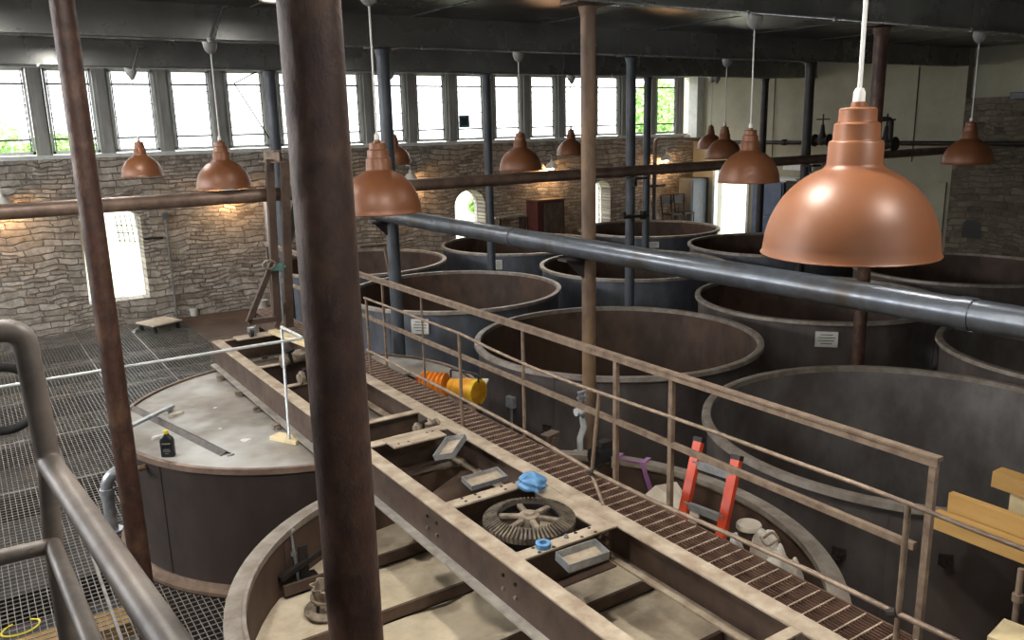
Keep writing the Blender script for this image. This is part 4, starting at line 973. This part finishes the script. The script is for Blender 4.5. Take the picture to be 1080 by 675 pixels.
# leaning white board
A = at(716, 510, X=4.05); 
def quadprism(name_, label, cat, pts, th, m):
    mb = MB(); n = (pts[1]-pts[0]).cross(pts[2]-pts[0]).normalized()*th
    a = [mb.b.verts.new(p) for p in pts]; b = [mb.b.verts.new(p+n) for p in pts]; mb.b.faces.new(a); mb.b.faces.new(b[::-1])
    for k in range(len(pts)): q = (k+1) % len(pts); mb.b.faces.new((a[k], a[q], b[q], b[k]))
    return tag(mb.build(name_, m), label, cat)
quadprism('white_board', 'pale board leaning inside the near tank left of the ladder', 'board', [at(692, 509+4, X=4.15), at(675, 528, X=4.05), at(728, 572, X=3.9), at(738, 545, X=4.1), at(714, 509, X=4.2)], .012, 'ply')
# purple strap over the rim
rimp = lambda a, r=1.77: Vector((2.62+r*math.cos(a), 3.8+r*math.sin(a), RIM))
c0 = at(655, 480, Z=RIM); a0 = math.atan2(c0.y-3.8, c0.x-2.62); c1 = at(682, 486, Z=RIM); a1 = math.atan2(c1.y-3.8, c1.x-2.62)
mb = MB()
for (aa, drop, sh) in ((a0, .4, .02), (a1, .38, -.09)):
    p = rimp(aa, 1.83); q = rimp(aa, 1.69); r_ = rimp(aa+sh, 1.68); mb.bar(p+Vector((0, 0, -.1)), p+Vector((0, 0, .008)), .04, .004, (math.cos(aa), math.sin(aa), 0)); mb.bar(p+Vector((0, 0, .01)), q+Vector((0, 0, .016)), .04, .004); mb.bar(q+Vector((0, 0, .016)), r_+Vector((0, 0, -drop)), .04, .004, (math.cos(aa), math.sin(aa), 0))
mb.bar(rimp(a0, 1.7)+Vector((0, 0, .018)), rimp(a1, 1.7)+Vector((0, 0, .018)), .03, .006)
tag(mb.build('lifting_strap', 'purple'), 'purple webbing strap draped over the tank rim left of the ladder', 'strap')
# black pump by the column foot
c = at(637, 492, Z=H(-2.6)); t = thing('electric_pump', 'black pump clamped behind the leaning post by the tank rim', 'pump', (c.x, c.y, c.z))
mb = MB(); mb.cyl(c+Vector((-.1, 0, .1)), c+Vector((.1, .02, .1)), .075, 18); mb.build('motor', 'black', t, True)
mb = MB(); mb.box(c+Vector((0, 0, .19)), (.1, .08, .05)); mb.cyl(c+Vector((.05, -.03, 0)), c+Vector((.09, -.05, .22)), .02, 8); mb.cyl(c+Vector((-.06, -.03, 0)), c+Vector((-.1, -.02, .2)), .018, 8); mb.build('fittings', 'iron', t)
mb = MB(); mb.cyl(c+Vector((.02, -.09, .02)), c+Vector((.02, -.09, .1)), .02, 10); mb.build('filter_cup', 'galv', t)
# small bench/bracket plate by T2 foot
p = at(583, 463, Z=H(-2.75)); mb = MB(); mb.box(p-Vector((0, 0, .46)), (.05, .05, .95), rz(.3)); mb.box(p, (.16, .02, .08), rz(.3)); mb.box(p+Vector((0, .04, .04)), (.16, .1, .012), rz(.3)); tag(mb.build('iron_bracket', 'rim_brown'), 'small brown iron bracket with holes beside the valve', 'bracket')

# ------------------------------------------------------------------ timbers at the right, resting on the tank rim
def timber(a, b, w, h, label, m='wood'):
    mb = MB(); mb.bar(a, b, w, h); return tag(mb.build('timber_beam', m, bevel=.003), label, 'timber', 'timbers on the tank rim')
X1 = 4.98
y_ = at(986, 548, X=X1)
timber(Vector((X1, y_.y, RIM+.06)), Vector((X1, .9, RIM+.06)), .09, .11, 'yellow timber beam on the tank rim at right, lowest and nearest')
y2 = at(1003, 518, X=X1+.12)
timber(Vector((X1+.12, y2.y, RIM+.11)), Vector((X1+.12, .9, RIM+.11)), .05, .22, 'tall yellow timber board standing on edge behind the lowest beam')
y3 = at(1042, 505, X=5.45)
timber(Vector((5.45, y3.y-.05, RIM+.27)), Vector((5.45, .9, RIM+.24)), .12, .11, 'upper yellow timber at the right edge, highest of the stack')
timber(Vector((5.47, y3.y-.16, RIM+.13)), Vector((5.47, .9, RIM+.12)), .1, .17, 'pale timber directly under the highest one at the right edge', 'wood_pale')
p = at(1055, 663, Z=ZT+.02); timber(Vector((p.x, p.y+.02, ZT-.0)), Vector((p.x+.12, p.y-.9, ZT)), .2, .04, 'pale plank end at the bottom right corner', 'wood_pale')
c = at(1077, 600, X=3.95); mb = MB(); mb.tube([(c.x, c.y, c.z), (c.x, c.y, H(-3.7))], .014, 10); mb.cyl((c.x, c.y, at(1077, 632, X=3.95).z-.02), (c.x, c.y, at(1077, 632, X=3.95).z+.02), .024, 10)
tag(mb.build('steel_prop', 'rail', None, True), 'thin steel prop at the bottom right edge', 'prop')

# ------------------------------------------------------------------ far right fittings
zp = at(880, 150, X=XR-.3).z
t = thing('wall_pipe', 'dark pipe with valves running along the white wall', 'pipe', (XR-.5, 13, zp))
mb = MB(); mb.tube([(XR-.5, 16.6, zp), (XR-.5, 6.5, zp-.02)], .05, 16); mb.build('tube', 'iron', t, True)
for y in (11.2, 14.2): mb = MB(); mb.tube([(XR-.5, y-.05, zp), (XR-.5, y+.05, zp)], .075, 16); mb.build('flange', 'iron', t)
def valve(px, py, X, s, label):
    c = at(px, py, X=X); t = thing('gate_valve', label, 'valve', c)
    mb = MB(); mb.cyl(c+Vector((0, -.16*s, 0)), c+Vector((0, .16*s, 0)), .07*s, 14); mb.lathe([(0, -.1*s), (.09*s, -.06*s), (.09*s, .06*s), (.05*s, .14*s), (.03*s, .3*s), (0, .3*s)], c, 16); mb.build('body', 'iron', t, True)
    for k in (-1, 1): mb = MB(); mb.cyl(c+Vector((0, k*.15*s, 0)), c+Vector((0, k*.18*s, 0)), .12*s, 16); mb.build('flange', 'iron', t)
    mb = MB(); mb.cyl(c+Vector((0, 0, .3*s)), c+Vector((0, 0, .5*s)), .015*s, 8); mb.build('stem', 'iron', t)
    mb = MB(); q = c+Vector((0, 0, .4*s)); mb.tube([q+Vector((.12*s*math.cos(a), .12*s*math.sin(a), 0)) for a in [k*2*PI/20 for k in range(20)]], .014*s, 6, closed=True); mb.bar(q-Vector((.12*s, 0, 0)), q+Vector((.12*s, 0, 0)), .015, .015); mb.build('handwheel', 'iron', t)
valve(867, 148, XR-.5, 1.25, 'dark gate valve with handwheel left of the big lamp')
valve(934, 152, 14.5, 1.1, 'dark gate valve just right of the big lamp neck')
c = at(934, 140, X=14.5); t = thing('riser_pipe', 'dark bent riser pipe right of the big lamp', 'pipe', (c.x, c.y, 0))
P = [(c.x, c.y+.15, 0), (c.x, c.y+.15, c.z+.25), (c.x, c.y-.1, c.z+.25), (c.x, c.y-.1, c.z-.2)]; mb = MB(); mb.tube(arc(P, .1), .045, 14); mb.build('tube', 'iron', t, True)
# loop pipe by the corner
a, b, d_ = at(691, 190, Y=17.4), at(691, 147, Y=17.4), at(742, 147, Y=17.4)
mb = MB(); mb.tube(arc([(a.x, 17.4, .6), (b.x, 17.4, b.z), (d_.x, 17.4, d_.z)], .12), .055, 14); tag(mb.build('corner_pipe', 'rim_brown', None, True), 'brown pipe turning a corner under the last window', 'pipe')
# cabinets
t = thing('steel_cabinet', 'dark grey steel cabinet at the back right of the doorway corner', 'cabinet', at(745, 235, Y=17.2))
a, b = at(735, 188, Y=17.25), at(756, 236, Y=17.25); mb = MB(); mb.span((17.6, 17.2, 0), (18.25, 17.7, a.z)); mb.build('body', 'steel_grey', t, bevel=.01)
mb = MB(); mb.span((17.64, 17.18, .1), (18.2, 17.2, a.z-.06)); mb.build('door', 'steel_grey', t, bevel=.005)
t = thing('blue_cabinet', 'slate blue cabinet against the white wall beside the dark column', 'cabinet', (17.6, 14.3, 0))
mb = MB(); mb.span((17.5, 13.9, 0), (18.15, 14.9, H(-1.55))); mb.build('body', 'cab_blue', t, bevel=.01)
for z0, z1 in ((0, H(-2.45)), (H(-2.42), H(-1.58))): mb = MB(); mb.span((17.47, 13.95, z0+.03), (17.5, 14.85, z1)); mb.build('door', 'cab_blue', t, bevel=.005)
mb = MB(); mb.tube([(17.45, 14.5, H(-1.75)), (17.43, 14.55, H(-1.9)), (17.45, 14.5, H(-2.05))], .015, 8); mb.build('handle', 'black', t)
t = thing('dark_cabinet', 'dark cabinet behind the big lamp, right of the blue one', 'cabinet', (17.6, 13.2, 0)); mb = MB(); mb.span((17.5, 12.6, 0), (18.15, 13.85, H(-1.5))); mb.build('body', 'black', t, bevel=.01); mb = MB(); mb.span((17.47, 12.66, .1), (17.5, 13.8, H(-1.58))); mb.build('door', 'black', t)
t = thing('pipe_rack', 'white boxes and a rail above the blue cabinet', 'rack', (17.9, 14.3, H(-1.4)))
mb = MB(); mb.span((17.6, 13.6, H(-1.54)), (18.1, 14.9, H(-1.45))); mb.build('shelf', 'white_frame', t); mb = MB(); mb.span((17.8, 13.3, H(-1.25)), (18.2, 14.2, H(-1.05))); mb.span((17.85, 13.4, H(-1.45)), (17.9, 13.5, H(-1.25))); mb.build('duct', 'white_frame', t)
t = thing('red_cabinet', 'dull red cabinet standing against the stone wall', 'cabinet', (12.5, 17.4, 0))
mb = MB(); mb.span((12.1, 17.1, 0), (12.95, 17.6, H(-1.85))); mb.build('body', 'red', t, bevel=.01); mb = MB(); mb.span((12.08, 17.08, H(-1.85)), (12.97, 17.62, H(-1.82))); mb.build('top', 'col_rust', t); mb = MB(); mb.span((12.3, 17.08, .1), (12.9, 17.1, H(-1.92))); mb.build('door', 'col_rust', t)
for i, x in enumerate((16.75, 17.25)):
    y = 17.1; z0 = 0
    t = thing('metal_chair', ('dark metal chair by the stone wall, left of the pair', 'dark metal chair by the stone wall, right of the pair')[i], 'chair', (x, y, z0), 'chairs by the stone wall')
    z0 = .75
    mb = MB(); mb.span((x-.2, y-.2, z0+.42), (x+.2, y+.2, z0+.46)); mb.build('seat', 'iron', t); mb = MB(); mb.tube([(x-.18, y+.2, z0+.46), (x-.2, y+.26, z0+.95), (x+.2, y+.26, z0+.95), (x+.18, y+.2, z0+.46)], .02, 8); mb.span((x-.19, y+.24, z0+.7), (x+.19, y+.26, z0+.9)); mb.build('backrest', 'iron', t)
    for a in (-.18, .18):
        for b in (-.18, .18): mb = MB(); mb.cyl((x+a, y+b, z0), (x+a, y+b, z0+.43), .017, 8); mb.build('leg', 'iron', t)
mb = MB(); mb.span((16.45, 16.6, .69), (17.5, 17.6, .75)); 
t = thing('work_platform', 'dark low platform under the chairs at the stone wall', 'platform', (16.5, 17, 0)); mb.build('top', 'col_dark', t)
for x in (16.5, 17.45):
    for y in (16.6, 17.5): mb = MB(); mb.span((x-.04, y-.04, 0), (x+.04, y+.04, .69)); mb.build('leg', 'col_dark', t)
t = thing('work_bench', 'long wooden bench top along the stone wall behind the tanks', 'bench', (10.8, 17.3, 0))
a = at(535, 229, Y=17.3).z; mb = MB(); mb.span((11.1, 17.5, a-.05), (12.05, 17.8, a)); mb.build('top', 'wood_win', t)
for x in (11.25, 12.0): mb = MB(); mb.span((x-.03, 17.52, 0), (x+.03, 17.75, a-.05)); mb.build('leg', 'beam', t)
# stand pipe with cross by the back wall
a = at(690, 196, Y=17.0); mb = MB(); mb.cyl((a.x, 17, 0), (a.x, 17, H(-1.05)), .05, 12); mb.cyl((a.x-.25, 16.95, a.z), (a.x+.35, 16.95, a.z), .035, 10); tag(mb.build('stand_pipe', 'iron'), 'dark stand pipe with a cross bar before the orange-lit wall', 'pipe')
# iron bracket on column 668
a = at(668, 228, Y=9.62); t = thing('column_bracket', 'dark shelf bracket fixed to the blue-grey column right of centre', 'bracket', a); mb = MB(); mb.box(a, (.5, .14, .04)); mb.build('shelf', 'iron', t); mb = MB(); mb.cyl(a+Vector((.2, 0, -.06)), a+Vector((.2, 0, .07)), .05, 12); mb.cyl(a+Vector((-.2, 0, 0)), a+Vector((-.2, 0, .08)), .04, 12); mb.build('clamp', 'iron', t)
# handle frame on tank near the left column
t = thing('rim_step', 'small bent rail hooked on the tank rim left of the blue-grey column', 'rail', at(402, 262, Y=12.0))
A, B, D = at(380, 260, Y=12.2), at(405, 258, Y=12.2), at(411, 290, Y=12.2); mb = MB(); mb.tube([A, B, D], .025, 8); mb.build('rail', 'rim_brown', t); mb = MB(); mb.tube([B+Vector((0, 0, .0)), B+Vector((.2, .5, -.1))], .02, 8); mb.tube([A+Vector((0, .3, .02)), B+Vector((.05, .2, .03))], .015, 8); mb.build('stay', 'rim_brown', t)
# arched niche, its shade drawn as a flat black plate, in right wall
XS = XR-.4
a, b = at(1016, 231, X=XS), at(1033, 252, X=XS)
mb = MB(); mb.plate(arch(b.y, a.y, b.z, a.z, .13), [], lambda u, v, w: (XS-.012+w, u, v), .012); o = tag(mb.build('niche_shade_plate', 'black'), 'small black arched plate standing for a shaded recess in the stone wall at right', 'niche')
# black camera top right, blue sign in window, sprinkler knobs
p = at(1075, 101, X=XS-.15); t = thing('security_camera', 'small black device on the wall at the right edge', 'camera', p); mb = MB(); mb.box(p, (.18, .3, .14), rz(.3)); mb.build('housing', 'black', t, bevel=.01); mb = MB(); mb.cyl(p+Vector((0, 0, 0)), p+Vector((.2, 0, .05)), .02, 8); mb.build('mount', 'black', t)
a, b = at(486, 123, Y=YW+.04), at(495, 133, Y=YW+.04)
t = thing('window_sticker', 'small dark blue square notice stuck on a window pane', 'notice', ((a.x+b.x)/2, YW+.05, b.z)); mb = MB(); mb.span((a.x-.03, YW+.078, b.z-.03), (b.x+.03, YW+.081, a.z+.03)); mb.build('border', 'teal', t); mb = MB(); mb.span((a.x+.03, YW+.074, b.z+.03), (b.x-.03, YW+.078, a.z-.03)); mb.build('panel', mat('navy_print', (40, 44, 80), (34, 38, 70), .6), t)
for i, (x, y) in enumerate(((139, 78), (603, 84), (756, 84))):
    p = at(x, y, Y=13.62); mb = MB(); mb.lathe([(0, -.09), (.03, -.07), (.075, .02), (.075, .06), (0, .06)], p, 16); tag(mb.build('junction_cup', 'canopy', None, True), ('grey round junction cup under the far beam above the small left lamp', 'grey round junction cup under the far beam left of the rusty column', 'grey round junction cup under the far beam at the white wall')[i], 'junction box')
# pull cables on window struts
P = [at(x, y, Y=17.4) for x, y in ((270, 76), (247, 88), (290, 155))]; mb = MB(); mb.tube(P, .014, 6); tag(mb.build('window_cable', 'iron'), 'thin dark window-opening rod left of the thick column', 'rod')
# vertical thin conduits on the white wall
for i, (x, y0_, y1_) in enumerate(((970, 70, 210), (818, 80, 185))):
    A = at(x, y0_, X=XR-.03); B = Vector((XR-.03, A.y, H(-1.0))); mb = MB(); mb.tube([A, B], .012, 6); tag(mb.build('thin_conduit', 'iron'), ('thin dark conduit down the white wall, right of the big lamp', 'thin dark conduit down the white wall by the dark columns')[i], 'conduit')
mb = MB(); p = at(995, 192, X=XR-.05); mb.span((XR-.12, p.y-.1, 0), (XR, p.y+.1, p.z)); tag(mb.build('pipe_box', 'white_wall'), 'pale vertical boxing at the foot of the white wall', 'pipe boxing')

# ------------------------------------------------------------------ trees outside
def tree(x, y, h, r, label, seed):
    rnd = random.Random(seed); t = thing('tree', label, 'tree', (x, y, -.2), 'trees outside the windows')
    mb = MB(); mb.tube([(x, y, -.2), (x+.1, y, h*.5), (x, y+.1, h)], [.14, .1, .05], 10); mb.build('trunk', 'bark', t, True)
    mb = MB()
    for k in range(2600):
        a, b = rnd.uniform(0, 2*PI), math.acos(rnd.uniform(-1, 1)); q = r*(rnd.random()**.45); c = Vector((x+q*math.cos(a)*math.sin(b), y+q*math.sin(a)*math.sin(b)*.7, h+q*.75*math.cos(b)))
        n = Vector((rnd.uniform(-1, 1), rnd.uniform(-1, 1), rnd.uniform(-1, 1))).normalized(); u = n.orthogonal()*rnd.uniform(.05, .1); w = n.cross(u)
        mb.b.faces.new([mb.b.verts.new(p) for p in (c-u, c+w*.6, c+u, c-w*.6)])
    mb.build('foliage', 'leaf', t, recalc=False)
tree(.1, 23.9, 3.45, 1.5, 'leafy tree outside the leftmost windows', 1)
tree(2.2, 22.4, 3.1, .95, 'small leafy tree outside the windows beside the slender column', 2)
tree(5.9, 22.5, 2.7, .9, 'leafy tree outside just left of the thick column', 3)
tree(12.75, 21, 1.45, .3, 'low leafy tree outside the middle arched window', 4)
tree(20.9, 22.5, 4.0, 1.3, 'leafy tree outside the rightmost windows', 5)
tree(23.6, 25, 4.6, 1.0, 'farther leafy tree outside the rightmost windows', 6)

# ------------------------------------------------------------------ light
w = bpy.data.worlds.new('sky'); bpy.context.scene.world = w; w.use_nodes = True
bg_ = w.node_tree.nodes['Background']; bg_.inputs[0].default_value = (.97, .99, 1, 1); bg_.inputs[1].default_value = 3.4
def area(name, loc, rot, sx, sy, en, col=(1, 1, 1)):
    l = bpy.data.lights.new(name, 'AREA'); l.shape = 'RECTANGLE'; l.size = sx; l.size_y = sy; l.energy = en; l.color = col
    o = bpy.data.objects.new(name, l); C.objects.link(o); o.location = loc; o.rotation_euler = rot; return o
sn = bpy.data.lights.new('sun', 'SUN'); sn.energy = 5; sn.angle = .02; so = bpy.data.objects.new('sun', sn); C.objects.link(so); so.rotation_euler = (math.radians(18), 0, 0)
area('daylight_windows', (9, YW+2.2, H(2.6)), (math.radians(-50), 0, 0), 20, 2.2, 1500, (.95, .98, 1))
area('left_fill_light', (-7.2, 11.5, H(1.3)), (0, math.radians(-68), 0), 2.0, 12, 1500, (.97, .98, 1))  # fill lamp added beyond the unseen left wall to brighten beams, stone and mesh
sc = bpy.context.scene
sc.view_settings.view_transform = 'Standard'; sc.view_settings.look = 'None'; sc.view_settings.gamma = 1; sc.view_settings.exposure = 0.5
sc.view_settings.use_curve_mapping = False
